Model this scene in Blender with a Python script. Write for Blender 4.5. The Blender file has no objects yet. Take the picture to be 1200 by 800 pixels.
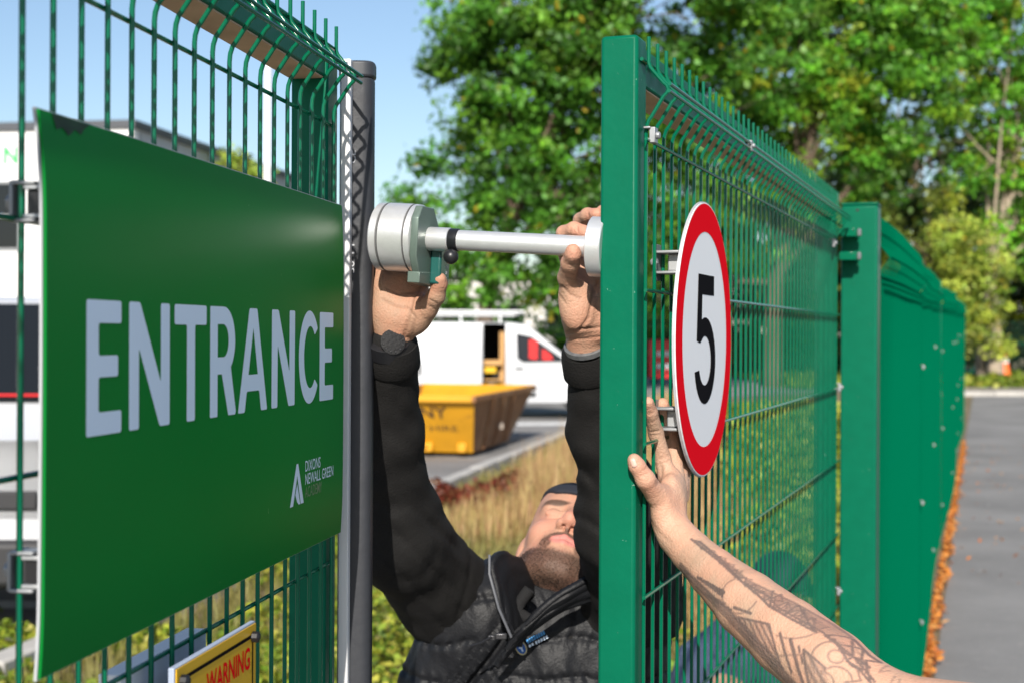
import bpy, bmesh, math, random
import numpy as np
from mathutils import Vector, Matrix
R = math.radians
rng = np.random.default_rng(7)
random.seed(7)
SC = bpy.context.scene
COL = SC.collection

# ------------------------------------------------------------------ camera
H = 1.7                                   # eye height above the drive
F = 1667.0                                # focal length in photo pixels (50 mm on a 36 mm sensor)
cam = bpy.data.objects.new('camera', bpy.data.cameras.new('camera'))
COL.objects.link(cam)
cam.location = (0, 0, H)
cam.rotation_euler = (R(90), R(-0.30), 0)
cam.data.lens = 50
cam.data.sensor_width = 36
cam.data.shift_y = -8.5 / 1200
cam.data.clip_start = 0.05
cam.data.clip_end = 2000
cam.data.dof.use_dof = True
cam.data.dof.focus_distance = 1.78
cam.data.dof.aperture_fstop = 6.3
cam.data.dof.aperture_blades = 9
SC.camera = cam

# ------------------------------------------------------------------ sky, sun, exposure
SUN_AZ, SUN_EL = 6.3, 32.0                # sun is behind the camera, 6.3 degrees to its left
tosun = Vector((-math.sin(R(SUN_AZ)) * math.cos(R(SUN_EL)), -math.cos(R(SUN_AZ)) * math.cos(R(SUN_EL)), math.sin(R(SUN_EL))))
w = bpy.data.worlds.new('World')
SC.world = w
w.use_nodes = True
nt = w.node_tree
bg = nt.nodes['Background']
sky = nt.nodes.new('ShaderNodeTexSky')
sky.sky_type = 'NISHITA'
sky.sun_disc = False
sky.sun_elevation = R(SUN_EL)
sky.sun_rotation = R(180 + SUN_AZ)
sky.air_density = 1.0
sky.dust_density = 0.7
sky.ozone_density = 2.0
nt.links.new(sky.outputs[0], bg.inputs[0])
bg.inputs[1].default_value = 0.10
sun = bpy.data.objects.new('sun', bpy.data.lights.new('sun', 'SUN'))
COL.objects.link(sun)
sun.data.energy = 4.9
sun.data.angle = R(0.53)
sun.data.color = (1.0, 0.94, 0.85)
sun.rotation_euler = tosun.to_track_quat('Z', 'Y').to_euler()
SC.view_settings.view_transform = 'Standard'
SC.view_settings.look = 'None'
SC.view_settings.exposure = 0.50
SC.view_settings.gamma = 1.0
SC.render.engine = 'CYCLES'
SC.cycles.max_bounces = 8
SC.cycles.transparent_max_bounces = 8

# ------------------------------------------------------------------ helpers
def P(px, py, d):
    """a point of the place seen at photo pixel (px, py), d metres in front of the eye"""
    return Vector(((px - 600) / F * d, d, H - (py - 391.5) / F * d))

def rgb(r, g, b):
    f = lambda c: (c / 255 / 12.92) if c / 255 <= 0.04045 else ((c / 255 + 0.055) / 1.055) ** 2.4
    return (f(r), f(g), f(b), 1)

def mat(name, color, rough=0.6, metal=0.0, noise=0.0, nscale=8.0, bump=0.0, bscale=40.0, spec=0.5, attr=None,
        trans=0.0, dirt=None, dirt_amt=0.0, dirt_scale=5.0, coat=0.0, sss=0.0, stretch=None):
    m = bpy.data.materials.new(name)
    m.use_nodes = True
    n, l = m.node_tree.nodes, m.node_tree.links
    b = n['Principled BSDF']
    if len(color) == 3: color = (*color, 1)
    b.inputs['Base Color'].default_value = color
    b.inputs['Roughness'].default_value = rough
    b.inputs['Metallic'].default_value = metal
    b.inputs['Specular IOR Level'].default_value = spec
    b.inputs['Coat Weight'].default_value = coat
    b.inputs['Coat Roughness'].default_value = 0.1
    src = None
    tc = n.new('ShaderNodeTexCoord')
    co = tc.outputs['Object']
    if stretch:
        mp = n.new('ShaderNodeMapping'); mp.inputs['Scale'].default_value = stretch
        l.new(co, mp.inputs[0]); co = mp.outputs[0]
    if attr:
        a = n.new('ShaderNodeAttribute'); a.attribute_name = attr; src = a.outputs['Color']
    if noise > 0:
        t = n.new('ShaderNodeTexNoise'); t.inputs['Scale'].default_value = nscale; t.inputs['Detail'].default_value = 6
        l.new(co, t.inputs['Vector'])
        r = n.new('ShaderNodeMapRange'); r.inputs[1].default_value = 0.25; r.inputs[2].default_value = 0.75
        r.inputs[3].default_value = 1 - noise; r.inputs[4].default_value = 1 + noise
        l.new(t.outputs[0], r.inputs[0])
        x = n.new('ShaderNodeVectorMath'); x.operation = 'SCALE'
        if src: l.new(src, x.inputs[0])
        else: x.inputs[0].default_value = color[:3]
        l.new(r.outputs[0], x.inputs['Scale']); src = x.outputs[0]
    if dirt:
        t = n.new('ShaderNodeTexNoise'); t.inputs['Scale'].default_value = dirt_scale; t.inputs['Detail'].default_value = 8
        t.inputs['Roughness'].default_value = 0.7
        l.new(co, t.inputs['Vector'])
        r = n.new('ShaderNodeMapRange'); r.inputs[1].default_value = min(.76, 0.62 - 0.25 * dirt_amt); r.inputs[2].default_value = max(.72, 0.66 - 0.25 * dirt_amt)
        l.new(t.outputs[0], r.inputs[0])
        x = n.new('ShaderNodeMix'); x.data_type = 'RGBA'
        l.new(r.outputs[0], x.inputs[0])
        if src: l.new(src, x.inputs[6])
        else: x.inputs[6].default_value = color
        x.inputs[7].default_value = (*dirt[:3], 1); src = x.outputs[2]
    if src: l.new(src, b.inputs['Base Color'])
    if bump > 0:
        t = n.new('ShaderNodeTexNoise'); t.inputs['Scale'].default_value = bscale; t.inputs['Detail'].default_value = 5
        l.new(co, t.inputs['Vector'])
        bp = n.new('ShaderNodeBump'); bp.inputs['Strength'].default_value = bump; bp.inputs['Distance'].default_value = 0.01
        l.new(t.outputs[0], bp.inputs['Height']); l.new(bp.outputs[0], b.inputs['Normal'])
    if sss > 0:
        b.inputs['Subsurface Weight'].default_value = sss
        b.inputs['Subsurface Radius'].default_value = (1.0, 0.35, 0.2)
        b.inputs['Subsurface Scale'].default_value = 0.004
    if trans > 0:
        out = n['Material Output']
        td = n.new('ShaderNodeBsdfTranslucent'); mx = n.new('ShaderNodeMixShader'); mx.inputs[0].default_value = trans
        if src: l.new(src, td.inputs[0])
        else: td.inputs[0].default_value = color
        l.new(b.outputs[0], mx.inputs[1]); l.new(td.outputs[0], mx.inputs[2]); l.new(mx.outputs[0], out.inputs[0])
    return m

class MB:
    """collects shapes (world coordinates) and links them as ONE mesh object"""
    def __init__(s): s.v = []; s.f = []
    def add(s, vs, fs):
        o = len(s.v); s.v += [tuple(v) for v in vs]; s.f += [tuple(i + o for i in f) for f in fs]; return s
    def box(s, c, size, M=None):
        hx, hy, hz = [q / 2 for q in size]; c = Vector(c)
        vs = [Vector((x * hx, y * hy, z * hz)) for x in (-1, 1) for y in (-1, 1) for z in (-1, 1)]
        if M is not None: vs = [M @ q for q in vs]
        return s.add([c + q for q in vs], [(0, 1, 3, 2), (4, 6, 7, 5), (0, 4, 5, 1), (2, 3, 7, 6), (0, 2, 6, 4), (1, 5, 7, 3)])
    def tube(s, path, r, n=8, caps=True, r_end=None):
        path = [Vector(p) for p in path]; k = len(path); vs = []
        up = None
        for i, p in enumerate(path):
            t = (path[min(i + 1, k - 1)] - path[max(i - 1, 0)]).normalized()
            if up is None:
                up = t.orthogonal().normalized()
            up = (up - t * up.dot(t)).normalized()
            sd = t.cross(up)
            if isinstance(r, (list, tuple)): rr = r[i]
            else: rr = r if r_end is None else r + (r_end - r) * i / (k - 1)
            for j in range(n):
                a = 2 * math.pi * j / n
                vs.append(p + up * math.cos(a) * rr + sd * math.sin(a) * rr)
        fs = [(i * n + j, i * n + (j + 1) % n, (i + 1) * n + (j + 1) % n, (i + 1) * n + j) for i in range(k - 1) for j in range(n)]
        if caps: fs += [tuple(range(n))[::-1], tuple((k - 1) * n + j for j in range(n))]
        return s.add(vs, fs)
    def lathe(s, a, axis, prof, n=40):
        """prof: list of (distance along the axis, radius)"""
        a = Vector(a); ax = Vector(axis).normalized(); up = ax.orthogonal().normalized(); sd = ax.cross(up); vs = []
        for t, r in prof:
            for j in range(n):
                q = 2 * math.pi * j / n
                vs.append(a + ax * t + (up * math.cos(q) + sd * math.sin(q)) * max(r, 1e-5))
        k = len(prof)
        fs = [(i * n + j, i * n + (j + 1) % n, (i + 1) * n + (j + 1) % n, (i + 1) * n + j) for i in range(k - 1) for j in range(n)]
        fs += [tuple(range(n))[::-1], tuple((k - 1) * n + j for j in range(n))]
        return s.add(vs, fs)
    def prism(s, poly, thick):
        """poly: coplanar world points; thick: vector"""
        n = len(poly); t = Vector(thick); a = [Vector(p) for p in poly]
        fs = [tuple(range(n))[::-1], tuple(range(n, 2 * n))] + [(i, (i + 1) % n, n + (i + 1) % n, n + i) for i in range(n)]
        return s.add(a + [p + t for p in a], fs)
    def build(s, name, m=None, parent=None, smooth=False, bevel=0.0, seg=2, kind=None, label=None, solid=0.0, fix=True):
        me = bpy.data.meshes.new(name)
        off = parent_loc(parent) if parent else Vector((0, 0, 0))
        me.from_pydata([tuple(Vector(v) - off) for v in s.v], [], s.f)
        if fix:
            bm = bmesh.new(); bm.from_mesh(me); bmesh.ops.recalc_face_normals(bm, faces=bm.faces); bm.to_mesh(me); bm.free()
        return link(name, me, m, parent, smooth, bevel, seg, kind, label, solid)

def parent_loc(p):
    q = Vector(p.location)
    while p.parent: p = p.parent; q += p.location
    return q

def link(name, me, m=None, parent=None, smooth=False, bevel=0.0, seg=2, kind=None, label=None, solid=0.0):
    o = bpy.data.objects.new(name, me); COL.objects.link(o)
    if m: me.materials.append(m)
    if parent: o.parent = parent
    if kind: o['kind'] = kind
    if label: o['label'] = label
    if solid:
        q = o.modifiers.new('solid', 'SOLIDIFY'); q.thickness = solid; q.offset = 0
    if bevel:
        q = o.modifiers.new('bevel', 'BEVEL'); q.width = bevel; q.segments = seg; q.limit_method = 'ANGLE'; q.angle_limit = R(35)
    if smooth or bevel:
        me.shade_smooth()
        try: me.set_sharp_from_angle(angle=R(40))
        except Exception: pass
    return o

def thing(name, label, cat, loc=(0, 0, 0), group=None):
    o = bpy.data.objects.new(name, None); COL.objects.link(o); o.location = loc
    o.empty_display_size = 0.1
    o['label'] = label; o['category'] = cat
    if group: o['group'] = group
    return o

def tag(o, label, cat, group=None, kind=None):
    o['label'] = label; o['category'] = cat
    if group: o['group'] = group
    if kind: o['kind'] = kind
    return o

def structure(name, mb, m, **k):
    return mb.build(name, m, kind='structure', **k)

def np_mesh(name, V, Fq, m=None, parent=None, col=None, smooth=False, kind=None, label=None):
    """fast mesh from arrays (faces all of one size)"""
    V = np.asarray(V, np.float32)
    if parent: V = V - np.array(parent_loc(parent), np.float32)
    Fq = np.asarray(Fq, np.int32); k = Fq.shape[1]
    me = bpy.data.meshes.new(name)
    me.vertices.add(len(V)); me.vertices.foreach_set('co', V.ravel())
    me.loops.add(Fq.size); me.loops.foreach_set('vertex_index', Fq.ravel())
    me.polygons.add(len(Fq)); me.polygons.foreach_set('loop_start', np.arange(0, Fq.size, k, dtype=np.int32))
    me.update(calc_edges=True)
    if col is not None:
        a = me.attributes.new('Col', 'FLOAT_COLOR', 'POINT')
        c = np.ones((len(V), 4), np.float32); c[:, :3] = col; a.data.foreach_set('color', c.ravel())
    if smooth: me.shade_smooth()
    o = bpy.data.objects.new(name, me); COL.objects.link(o)
    if m: me.materials.append(m)
    if parent: o.parent = parent
    if kind: o['kind'] = kind
    if label: o['label'] = label
    return o

def copy_part(o, parent, dloc=(0, 0, 0)):
    c = o.copy(); COL.objects.link(c); c.parent = parent; c.location = Vector(o.location) + Vector(dloc)
    return c

# ---- flat lettering -------------------------------------------------------
def text_geo(s, bold=0.0, width=None, spacing=1.0):
    """triangulated lettering in a unit box: (verts u,v in 0..1, faces, aspect)"""
    cu = bpy.data.curves.new('lettering', 'FONT'); cu.body = s; cu.size = 1; cu.offset = bold; cu.space_character = spacing
    cu.resolution_u = 3
    o = bpy.data.objects.new('lettering', cu); COL.objects.link(o)
    dg = bpy.context.evaluated_depsgraph_get()
    me = bpy.data.meshes.new_from_object(o.evaluated_get(dg))
    V = np.array([v.co[:2] for v in me.vertices]); Fs = [tuple(p.vertices) for p in me.polygons]
    bpy.data.objects.remove(o); bpy.data.curves.remove(cu); bpy.data.meshes.remove(me)
    lo, hi = V.min(0), V.max(0)
    return (V - lo) / (hi - lo), Fs, (hi - lo)[0] / (hi - lo)[1]

def poly_geo(loops, res=1):
    """filled flat shape with holes from closed loops of (u,v)"""
    cu = bpy.data.curves.new('shape', 'CURVE'); cu.dimensions = '2D'; cu.fill_mode = 'BOTH'
    for lp in loops:
        sp = cu.splines.new('POLY'); sp.points.add(len(lp) - 1); sp.use_cyclic_u = True
        for q, (a, b) in zip(sp.points, lp): q.co = (a, b, 0, 1)
    o = bpy.data.objects.new('shape', cu); COL.objects.link(o)
    dg = bpy.context.evaluated_depsgraph_get()
    me = bpy.data.meshes.new_from_object(o.evaluated_get(dg))
    V = np.array([v.co[:2] for v in me.vertices]); Fs = [tuple(p.vertices) for p in me.polygons]
    bpy.data.objects.remove(o); bpy.data.curves.remove(cu); bpy.data.meshes.remove(me)
    return V, Fs

def round_poly(pts, r, n=5):
    """round the corners of a closed polygon"""
    out = []; k = len(pts)
    for i in range(k):
        p0, p1, p2 = [Vector(pts[j % k]) for j in (i - 1, i, i + 1)]
        a, b = (p0 - p1), (p2 - p1)
        q = min(r, a.length * 0.45, b.length * 0.45)
        s, e = p1 + a.normalized() * q, p1 + b.normalized() * q
        for j in range(n + 1):
            t = j / n
            out.append(tuple(s * (1 - t) ** 2 + p1 * 2 * t * (1 - t) + e * t * t))
    return out

def lay(V, Fs, fn, name, m, parent, label=None):
    mb = MB(); mb.add([fn(u, v) for u, v in V], Fs)
    return mb.build(name, m, parent, label=label, fix=False)

# ---- implicit surfaces ------------------------------------------------------
def smin(a, b, k):
    h = np.maximum(k - np.abs(a - b), 0) / k
    return np.minimum(a, b) - h * h * k * 0.25

def d_cone(X, a, b, ra, rb):
    a = np.array(a, np.float32); b = np.array(b, np.float32); ba = b - a
    pa = X - a; t = np.clip((pa @ ba) / (ba @ ba + 1e-12), 0, 1)
    return np.linalg.norm(pa - t[:, None] * ba, axis=1) - (ra + (rb - ra) * t)

def d_ell(X, c, r, M=None):
    q = X - np.array(c, np.float32)
    if M is not None: q = q @ np.array(M, np.float32)      # columns of M are the ellipsoid's axes
    r = np.array(r, np.float32)
    k0 = np.linalg.norm(q / r, axis=1); k1 = np.linalg.norm(q / (r * r), axis=1)
    return k0 * (k0 - 1) / np.maximum(k1, 1e-6)

def ev(X, prims):
    """prims: ('c',a,b,ra,rb,k) / ('e',c,r,M,k) / ('-c',...) / ('-e',...) in order"""
    d = np.full(len(X), 9.0, np.float32)
    for p in prims:
        op = p[0]
        q = d_cone(X, *p[1:5]) if op[-1] == 'c' else d_ell(X, *p[1:4])
        k = p[-1]
        if op[0] == '-': d = -smin(-d, q, k)
        else: d = smin(d, q, k)
    return d

def surface(fn, lo, hi, h):
    """surface nets of fn(X) = 0 -> verts, quads"""
    lo = np.array(lo, float); hi = np.array(hi, float)
    n = np.ceil((hi - lo) / h).astype(int) + 1
    ax = [lo[i] + np.arange(n[i]) * h for i in range(3)]
    val = np.empty(n, np.float32)
    yz = np.stack(np.meshgrid(ax[1], ax[2], indexing='ij'), -1).reshape(-1, 2).astype(np.float32)
    st = max(1, int(400000 // len(yz)))
    for i in range(0, n[0], st):
        xs = ax[0][i:i + st]
        X = np.empty((len(xs), len(yz), 3), np.float32); X[:, :, 0] = xs[:, None]; X[:, :, 1:] = yz[None]
        val[i:i + st] = fn(X.reshape(-1, 3)).reshape(len(xs), n[1], n[2])
    s = val < 0
    offs = [(a, b, c) for a in (0, 1) for b in (0, 1) for c in (0, 1)]
    sl = lambda A, o: A[o[0]:n[0] - 1 + o[0], o[1]:n[1] - 1 + o[1], o[2]:n[2] - 1 + o[2]]
    cnt = sum(sl(s, o).astype(np.int8) for o in offs)
    act = (cnt > 0) & (cnt < 8)
    idx = np.argwhere(act)
    ids = np.full(act.shape, -1, np.int32); ids[act] = np.arange(len(idx))
    cv = np.stack([val[idx[:, 0] + o[0], idx[:, 1] + o[1], idx[:, 2] + o[2]] for o in offs], 1)
    pos = np.zeros((len(idx), 3)); num = np.zeros(len(idx))
    oa = np.array(offs, float)
    for i in range(8):
        for j in range(i + 1, 8):
            if abs(oa[i] - oa[j]).sum() != 1: continue
            c = (cv[:, i] < 0) != (cv[:, j] < 0)
            t = np.where(c, cv[:, i] / np.where(c, cv[:, i] - cv[:, j], 1), 0)
            pos += np.where(c[:, None], oa[i] + t[:, None] * (oa[j] - oa[i]), 0); num += c
    V = lo + (idx + pos / num[:, None]) * h
    quads = []
    for a in range(3):
        b, c = (a + 1) % 3, (a + 2) % 3
        A = np.moveaxis(s, a, 0)
        ch = np.argwhere(np.diff(s.astype(np.int8), axis=a) != 0)
        ch = ch[(ch[:, b] > 0) & (ch[:, c] > 0) & (ch[:, b] < n[b] - 1) & (ch[:, c] < n[c] - 1)]
        eb = np.zeros(3, int); eb[b] = 1; ec = np.zeros(3, int); ec[c] = 1
        g = lambda q: ids[q[:, 0], q[:, 1], q[:, 2]]
        q = np.stack([g(ch - eb - ec), g(ch - ec), g(ch), g(ch - eb)], 1)
        flip = ~s[ch[:, 0], ch[:, 1], ch[:, 2]]
        q[flip] = q[flip][:, ::-1]
        quads.append(q)
    Q = np.concatenate(quads); Q = Q[(Q >= 0).all(1)]
    return V.astype(np.float32), Q

def fold(X, f, seed):
    """soft irregular cloth folds"""
    r = np.random.default_rng(seed); o = 0
    for i in range(5):
        k = r.normal(size=3) * f * (1 + 0.5 * i); p = r.uniform(0, 6.28)
        k2 = r.normal(size=3) * f * 0.6
        o = o + np.sin(X @ k.astype(np.float32) + p + 1.3 * np.sin(X @ k2.astype(np.float32) + p * 2)) / (1 + 0.4 * i)
    return o / 3

def vnoise(X, f, seed):
    r = np.random.default_rng(seed); o = np.zeros(len(X))
    for i in range(4):
        M = r.normal(size=(3, 3)); M /= np.linalg.norm(M, axis=0)
        Y = X @ (M * f * 1.8 ** i) + r.uniform(0, 6.28, 3)
        o += np.sin(Y[:, 0] + np.sin(Y[:, 1])) * np.sin(Y[:, 1] + np.sin(Y[:, 2])) * 0.6 ** i
    return o

# ---- foliage ----------------------------------------------------------------
def leaf_mesh(name, C, size, col, m, parent=None, kind=None, flat=0.0, label=None, aspect=0.6):
    n = len(C)
    nr = rng.normal(size=(n, 3)); nr[:, 2] = np.abs(nr[:, 2]) + flat; nr /= np.linalg.norm(nr, axis=1)[:, None]
    t = np.cross(nr, rng.normal(size=(n, 3))); t /= np.linalg.norm(t, axis=1)[:, None]
    b = np.cross(nr, t)
    s = np.asarray(size).reshape(-1, 1) * np.ones((n, 1))
    V = np.stack([C - t * s, C - b * s * aspect + nr * s * .12, C + t * s, C + b * s * aspect + nr * s * .12], 1).reshape(-1, 3)
    return np_mesh(name, V, np.arange(4 * n).reshape(n, 4), m, parent, np.repeat(col, 4, 0), kind=kind, label=label)

# ------------------------------------------------------------------ materials
M_green = mat('green_paint', (0.0010, 0.110, 0.058), rough=0.38, noise=0.06, nscale=30, bump=0.04, bscale=110, spec=0.10, dirt=(0.35, 0.5, 0.42), dirt_amt=-0.22, dirt_scale=65)
M_wire = mat('green_wire', (0.0010, 0.112, 0.056), rough=0.15, noise=0.08, nscale=20, spec=0.32)
M_under = mat('primed_steel_bounce', (0.52, 0.34, 0.20), rough=0.7, noise=0.2, nscale=12)  # brown primer, brightened with sunlit ground bounce put into the colour
M_zinc = mat('zinc', (0.30, 0.31, 0.32), rough=0.5, metal=0.6, noise=0.15, nscale=40)
M_alu = mat('aluminium', (0.42, 0.43, 0.44), rough=0.42, metal=0.55, noise=0.05, nscale=60)
M_satin = mat('satin_aluminium', (0.72, 0.72, 0.72), rough=0.34, metal=0.6, noise=0.04, nscale=90, bump=0.05, bscale=500)
M_white_strip = mat('white_coated_strip', (0.74, 0.74, 0.74), rough=0.5, noise=0.05)
M_rubber = mat('grey_rubber', (0.030, 0.032, 0.038), rough=0.5, noise=0.16, nscale=9, bump=0.08, bscale=70, spec=0.45)
M_black = mat('black_plastic', (0.012, 0.012, 0.014), rough=0.38)
M_print = mat('pale_print', (0.42, 0.43, 0.45), rough=0.6)
M_signgreen = mat('green_sign_film', (0.003, 0.178, 0.026), rough=0.38, noise=0.04, nscale=4, spec=0.05, dirt=(0.16, 0.32, 0.17), dirt_amt=-0.29, dirt_scale=75, coat=0.0)
M_signback = mat('sign_back', (0.42, 0.43, 0.45), rough=0.5, noise=0.1)
M_letter = mat('white_vinyl', (0.63, 0.75, 0.90), rough=0.45)
M_faded = mat('faded_print', (0.14, 0.22, 0.12), rough=0.5)
M_yellow = mat('yellow_board', (0.72, 0.42, 0.012), rough=0.42)
M_red = mat('red_print', (0.78, 0.008, 0.018), rough=0.5, spec=0.0)
M_signwhite = mat('white_board', (0.80, 0.81, 0.83), rough=0.5, spec=0.05)
M_ink = mat('black_print', (0.012, 0.012, 0.014), rough=0.6, spec=0.0)
M_asphalt = mat('asphalt', (0.20, 0.193, 0.186), rough=0.9, noise=0.30, nscale=0.8, bump=0.9, bscale=45, dirt=(0.28, 0.265, 0.25), dirt_amt=0.25, dirt_scale=14)
M_soil = mat('soil', (0.17, 0.125, 0.07), rough=0.95, noise=0.35, nscale=1.3, bump=0.5, bscale=20, dirt=(0.10, 0.13, 0.03), dirt_amt=0.5, dirt_scale=0.8)
M_concrete = mat('concrete', (0.42, 0.40, 0.37), rough=0.85, noise=0.15, nscale=6, bump=0.2)
M_line = mat('road_paint', (0.68, 0.68, 0.66), rough=0.7, noise=0.15, nscale=5)

# ------------------------------------------------------------------ ground
mb = MB()
mb.add([(-600, -30, -0.012), (600, -30, -0.012), (600, 900, -0.012), (-600, 900, -0.012)], [(0, 1, 2, 3)])
structure('ground', mb, M_soil)
mb = MB()
mb.add([(-4, -12, 0), (40, -12, 0), (46, 41, 0), (13.3, 41, 0), (7.4, 23.2, 0), (1.2, 4.3, 0), (0.8, 3.0, 0), (-4, 3.0, 0)], [tuple(range(8))])
structure('drive', mb, M_asphalt)
KD = Vector((0.2025, 0.979, 0)); K0 = Vector((-0.83, 14.6, 0))
kp = lambda y: K0 + KD * ((y - K0.y) / KD.y)
mb = MB()
a, b = kp(3.5), kp(37)
mb.add([(-70, 3.5, -0.004), (a.x, 3.5, -0.004), (b.x, 37, -0.004), (12, 46, -0.004), (12, 58, -0.004), (-70, 58, -0.004)], [tuple(range(6))])
structure('car_park', mb, M_asphalt)
for nm, pts in (('road_marking', [(0.1, 26.6), (4.0, 27.6), (4.0, 28.4), (0.1, 27.4)]), ('road_marking', [(-9, 8.75), (-2.6, 8.75), (-2.6, 9.0), (-9, 9.0)])):
    mb = MB(); mb.add([(x, y, 0.0) for x, y in pts], [(0, 1, 2, 3)])
    structure(nm, mb, M_line)
kerb = bpy.data.objects.new('kerb', None); COL.objects.link(kerb); kerb['kind'] = 'structure'; kerb.location = kp(4)
stone = None
kq = Matrix.Rotation(math.atan2(-KD.x, KD.y), 3, 'Z')
for i in range(36):
    if stone is None:
        mb = MB(); mb.box(kp(4) + KD * 0.46 + Vector((0, 0, 0.05)), (0.15, 0.90, 0.20), kq)
        stone = mb.build('kerb_stone', M_concrete, kerb, bevel=0.015)
    else:
        copy_part(stone, kerb, KD * 0.92 * i + Vector((random.uniform(-.006, .006), 0, random.uniform(-.006, .006))))
fk = bpy.data.objects.new('far_kerb', None); COL.objects.link(fk); fk['kind'] = 'structure'; fk.location = (12, 41.3, 0)
mb = MB(); mb.box((12.5, 41.3, 0.0), (0.985, 0.2, 0.24)); st = mb.build('kerb_stone', M_concrete, fk, bevel=0.03)
for i in range(1, 24): copy_part(st, fk, (i, 0, random.uniform(-.01, .01)))
mb = MB(); mb.box((26, 43.25, 0.0), (30, 3.6, 0.2)); structure('pavement', mb, mat('worn_concrete', (.27, .235, .19), rough=.9, noise=.2, nscale=1.5), bevel=0.02)

# ------------------------------------------------------------------ mesh gates
def wire_path(d0, n, zb, prof):
    """vertical mesh wire with one V fold near the top; prof = bend, apex, upper, tip heights"""
    bend, apex, upp, tip = prof
    q = [(0, zb), (0, bend - .016), (.0008, bend - .008), (.0035, bend), (.008, bend + .006), (.0235, apex - .0085), (.0275, apex - .005), (.0295, apex), (.0275, apex + .005), (.0235, apex + .0085), (.009, upp - .004), (.005, upp + .001), (.003, upp + .007), (.003, tip)]
    return [Vector((d0.x + n.x * o, d0.y + n.y * o, z)) for o, z in q]

DR, NR = Vector((.332, .943, 0)), Vector((.943, -.332, 0))
OR_ = Vector((.166, 1.847, 0))
DL, NL = Vector((.159, .987, 0)), Vector((.987, -.159, 0))
OL = Vector((-.241, 1.958, 0))
rot_of = lambda d, n: Matrix(((d.x, n.x, 0), (d.y, n.y, 0), (0, 0, 1)))      # local x along the leaf, y outwards

def beam(root, name, O, D, N, s0, s1, n0, n1, z0, z1, m, bevel=0.003, **k):
    mb = MB(); c = O + D * (s0 + s1) / 2 + N * (n0 + n1) / 2
    mb.box((c.x, c.y, (z0 + z1) / 2), (s1 - s0, n1 - n0, z1 - z0), rot_of(D, N))
    return mb.build(name, m, root, bevel=bevel, **k)

def cross(root, O, D, N, s0, s1, z, off, name='cross_wire'):
    mb = MB(); a = O + D * s0 + N * off; b = O + D * s1 + N * off
    mb.tube([(a.x, a.y, z), (b.x, b.y, z)], 0.0026, 8)
    return mb.build(name, M_wire, root, smooth=True)

# right leaf
gateR = thing('mesh_gate', 'green mesh gate leaf on the right, carrying the round red-ringed 5 sign', 'gate', OR_)
PR = (1.982, 2.0215, 2.051, 2.092)
beam(gateR, 'stile', OR_, DR, NR, 0.0, 0.05, -.055, -.005, 0.07, 2.091, M_green, bevel=0.005)
beam(gateR, 'stile', OR_, DR, NR, 2.17, 2.22, -.055, -.005, 0.07, 2.085, M_green, bevel=0.005)
tr = beam(gateR, 'top_rail', OR_, DR, NR, 0.051, 2.169, -.058, -.008, 2.030, 2.082, M_green, bevel=0.003)
beam(gateR, 'rail_underside', OR_, DR, NR, 0.052, 2.168, -.056, -.010, 2.0275, 2.0295, M_under, bevel=0)
beam(gateR, 'bottom_rail', OR_, DR, NR, 0.051, 2.169, -.055, -.008, 0.08, 0.13, M_green)
w0 = None
for k in range(44):
    s = .028 + .05 * k
    if w0 is None:
        mb = MB(); mb.tube(wire_path(OR_ + DR * s, NR, 0.09, PR), 0.0026, 8); w0 = mb.build('wire', M_wire, gateR, smooth=True)
    else:
        copy_part(w0, gateR, DR * (.05 * k))
for z in [1.955 - .2 * i if i else 1.955 for i in range(1)] + [1.758 - .2 * i for i in range(9)]:
    cross(gateR, OR_, DR, NR, .008, 2.205, z, .0052)
cross(gateR, OR_, DR, NR, .010, 2.205, 2.0255, .0355)
cross(gateR, OR_, DR, NR, .010, 2.205, 2.0165, .0345)
cross(gateR, OR_, DR, NR, .010, 2.205, 2.060, -.002)
def clip(root, p, D, N, sc=1.0):
    mb = MB(); M = rot_of(D, N)
    mb.box(p + N * .012 * sc, (.022 * sc, .010 * sc, .026 * sc), M)
    mb.box(p + N * .004 * sc + Vector((0, 0, .012 * sc)), (.030 * sc, .012 * sc, .004 * sc), M)
    mb.lathe(p + N * .016 * sc, N, [(0, .0065 * sc), (.006 * sc, .0065 * sc), (.0075 * sc, .004 * sc)], 8)
    return mb.build('clip', M_zinc, root, bevel=.001)
for s, z in ((.030, 1.962), (2.03, 1.945), (.03, 1.16), (2.19, 1.56), (2.19, 1.0)):
    clip(gateR, OR_ + DR * s + Vector((0, 0, z)), DR, NR, 0.8)
clip(gateR, OR_ + DR * .62 + NR * .026 + Vector((0, 0, 2.022)), DR, NR, 0.7)

# hinge post of the right leaf
hp = thing('gate_post', 'stout square green hinge post where the right gate leaf ends', 'post', OR_ + DR * 2.30)
A0 = OR_ + DR * 2.285
beam(hp, 'shaft', A0, DR, NR, 0, .10, .0, .10, -.02, 2.066, M_green, bevel=.006)
beam(hp, 'cap', A0, DR, NR, -.001, .101, -.001, .101, 2.0665, 2.073, M_green, bevel=.002)
for z in (1.985, 1.92):
    beam(hp, 'hinge_plate', A0, DR, NR, -.075, -.002, .002, .05, z - .012, z + .012, M_wire, bevel=.003)
for z in (1.985, 1.92):
    mb = MB(); mb.lathe(A0 + DR * -.055 + NR * .052 + Vector((0, 0, z)), NR, [(0, .011), (.008, .011), (.009, .007)], 6); mb.build('hinge_bolt', M_zinc, hp)
mb = MB(); mb.lathe(A0 + NR * .045 + DR * -.0005 + Vector((0, 0, 2.052)), -DR, [(0, .004), (.0006, .004)], 10); mb.build('drain_hole', M_black, hp)

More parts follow.
